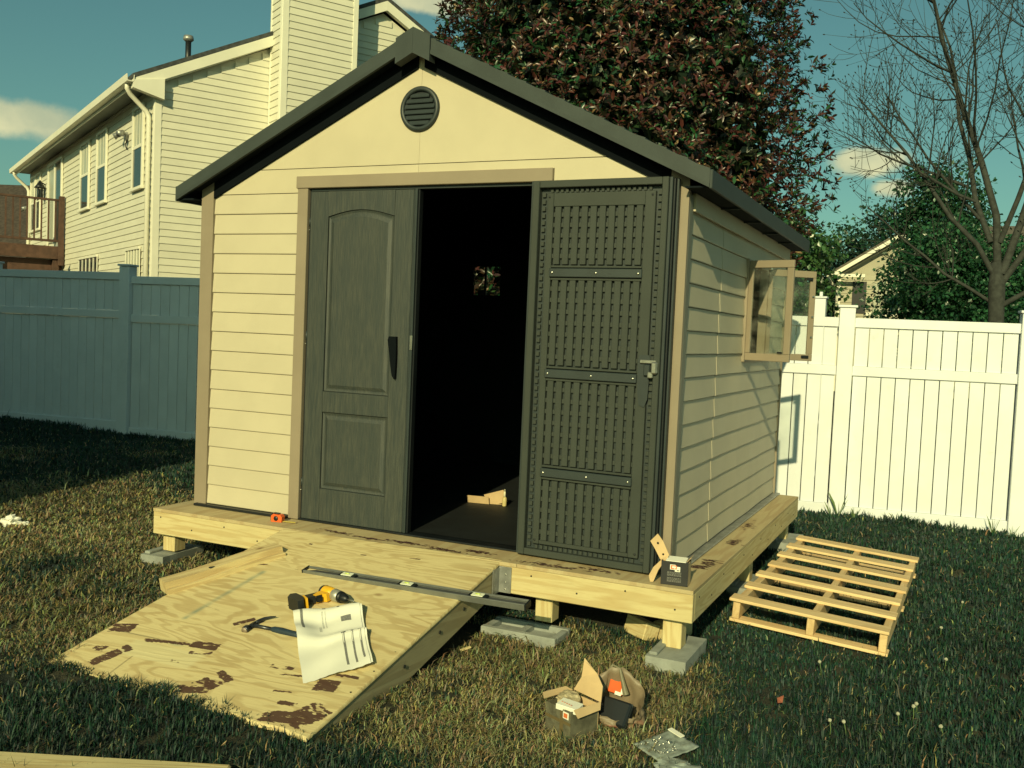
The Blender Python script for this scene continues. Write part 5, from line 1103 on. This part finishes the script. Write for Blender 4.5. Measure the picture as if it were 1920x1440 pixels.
GRN = (.035, .085, .020)
tree('broadleaf_tree', 'mid green leafy tree in front of the beige house beyond the right fence', (2.50, 16.5, -.35), 2.55, 1.40, 1.70, 28000, .085, (.022, .080, .034), 21, .12, droop=.2)
tree('broadleaf_tree', 'upright narrow darker tree rising in front of the beige house roof behind the bare branches', (2.15, 19.5, -.35), 4.15, 1.05, 1.75, 15000, .10, (.020, .070, .034), 22, .2)
tree('broadleaf_tree', 'small low tree right behind the fence beside the bare trunk', (4.1, 18.2, -.35), 2.6, 1.05, 1.5, 13000, .09, (.016, .060, .028), 29, .1)
bgt = [(-1.35, 33, 3.7, 2.3, 2.7, (.020, .055, .028), 'dark round tree between the shed eave and the beige gable'), (-2.6, 27, 3.75, 1.9, 2.3, (.040, .100, .034), 'brighter green young tree next to the burgundy tree'), (-.2, 37, 4.2, 3.2, 3.1, (.012, .040, .022), 'dark tree in the middle of the background row left of the beige gable'), (2.2, 41, 3.9, 3.2, 3.0, (.014, .044, .024), 'distant dark tree over the beige gable peak'),
       (6.0, 42, 4.2, 3.5, 3.4, (.015, .05, .026), 'distant green tree behind the bare tree fork'), (9.5, 44, 4.0, 3.4, 3.2, (.015, .05, .026), 'distant tree at the right edge over the far roof'), (-3.6, 24, 1.8, 2.2, 2.0, (.010, .036, .02), 'low dark tree behind the shed eave')]
for i, (x, y, cz_, R_, H_, cl2, lab) in enumerate(bgt): tree('background_tree', lab, (x, y, -.4), cz_, R_, H_, 9000, .17, cl2, 50+i, .2, 'trees beyond the right fence')
# ---- bare tree
bt2 = thing('bare_tree', 'leafless grey tree with upswept branches and small buds above the right fence', 'tree', (3.12, 9.0, -.35))
rb = random.Random(5); trunkT = []; limbT = []; twigT = []; buds = []
def branch(p, d, L, r, lev, up_=.12):
    n = 6 if lev < 2 else 4; pts = [p.copy()]; rad = [r]; q = p.copy(); dd_ = d.normalized()
    for i in range(n):
        dd_ = (dd_+Vector((rb.gauss(0, .10), rb.gauss(0, .10), rb.gauss(0, .08)+up_))).normalized(); q = q+dd_*(L/n); pts.append(q.copy()); rad.append(r*(1-.75*(i+1)/n)+.0012)
    sides = 7 if lev == 0 else (5 if lev == 1 else 3)
    (limbT if lev < 1 else twigT).append(tube_data(pts, rad, sides, False))
    if lev >= 4 or r < .0035:
        buds.append((pts[-1], dd_.copy())); return
    nk = {0: 13, 1: 7, 2: 5, 3: 3}[lev]
    for k in range(nk):
        t_ = rb.uniform(.22 if lev else .25, 1.0); i = min(n-1, int(t_*n)); f = t_*n-i; pp = pts[i].lerp(pts[i+1], f); dl2 = (pts[i+1]-pts[i]).normalized()
        s_ = dl2.orthogonal(); s_.rotate(Matrix.Rotation(rb.uniform(0, 2*pi), 3, dl2)); nd = (dl2*rb.uniform(.5, 1.0)+s_*rb.uniform(.55, 1.0)); nd.y *= .8
        branch(pp, nd, L*rb.uniform(.32, .55)*(1.1-.35*t_), max(.003, rad[i]*rb.uniform(.30, .48)), lev+1, .16)
trunkT.append(tube_data([(0, 0, 0), (.01, 0, 1.0), (.02, 0, 1.9), (.0, 0, 2.35), (-.02, .02, 2.65)], [.125, .105, .092, .10, .06], 12))
main = [((-.02, 0, 2.45), (-.50, -.1, 1.0), 2.9, .036), ((.0, 0, 2.5), (-.18, .1, 1.0), 4.4, .050), ((.05, 0, 2.5), (.13, 0, 1.0), 4.2, .050), ((.06, 0, 2.4), (.55, .1, .9), 3.2, .042),
        ((-.05, 0, 2.15), (-1.0, .1, .55), 2.0, .024), ((-.25, 0, 3.2), (-.70, -.2, .75), 2.0, .022), ((.05, 0, 2.1), (1.0, -.1, .6), 2.0, .035), ((-.1, .02, 2.9), (-.40, .3, .9), 3.6, .038), ((.0, 0, 2.9), (.35, -.2, 1.0), 3.4, .034), ((-.40, -.0, 3.6), (-1.0, .0, .35), 1.9, .020), ((-.3, -.1, 3.4), (-1.0, -.3, .28), 1.6, .020)]
for p, d0, L_, r_ in main: branch(Vector(p), Vector(d0), L_, r_, 0, .05)
V, F = merge(trunkT); obj('trunk', V, F, m_bark, bt2, True, False)
for q in limbT: obj('limb', q[0], q[1], m_bark, bt2, True)
V, F = merge(twigT); o_ = obj('twigs', V, F, m_bark2, bt2, False, False); o_['kind'] = 'stuff'
bd = [tube_data([p_, p_+d_*.016, p_+d_*.034], [.003, .009, .002], 4) for p_, d_ in buds]; V, F = merge(bd); o_ = obj('buds', V, F, m_bark2, bt2, False, False); o_['kind'] = 'stuff'
# tall weeds at the fence foot
wdn = []
for (x, y, h_) in [(1.86, 4.33, .22), (1.80, 4.30, .14), (3.1, 4.45, .16), (3.25, 4.5, .12), (2.0, 4.36, .10), (1.99, 4.30, .12)]:
    z = float(gz(x, y))
    for k in range(7):
        a = random.uniform(0, 6.28); l_ = h_*random.uniform(.6, 1.1); wdn.append(([(x-.003, y, z), (x+.003, y, z), (x+math.cos(a)*l_*.2+.002, y+math.sin(a)*l_*.2, z+l_*.6), (x+math.cos(a)*l_*.45, y+math.sin(a)*l_*.45, z+l_)], [(0, 1, 2), (0, 2, 3)]))
V, F = merge(wdn); o_ = obj('weeds', V, F, m_stem, None, False, False); setp(o_, 'thin weeds growing at the foot of the sunlit fence', kind='stuff')
bpy.context.view_layer.update()
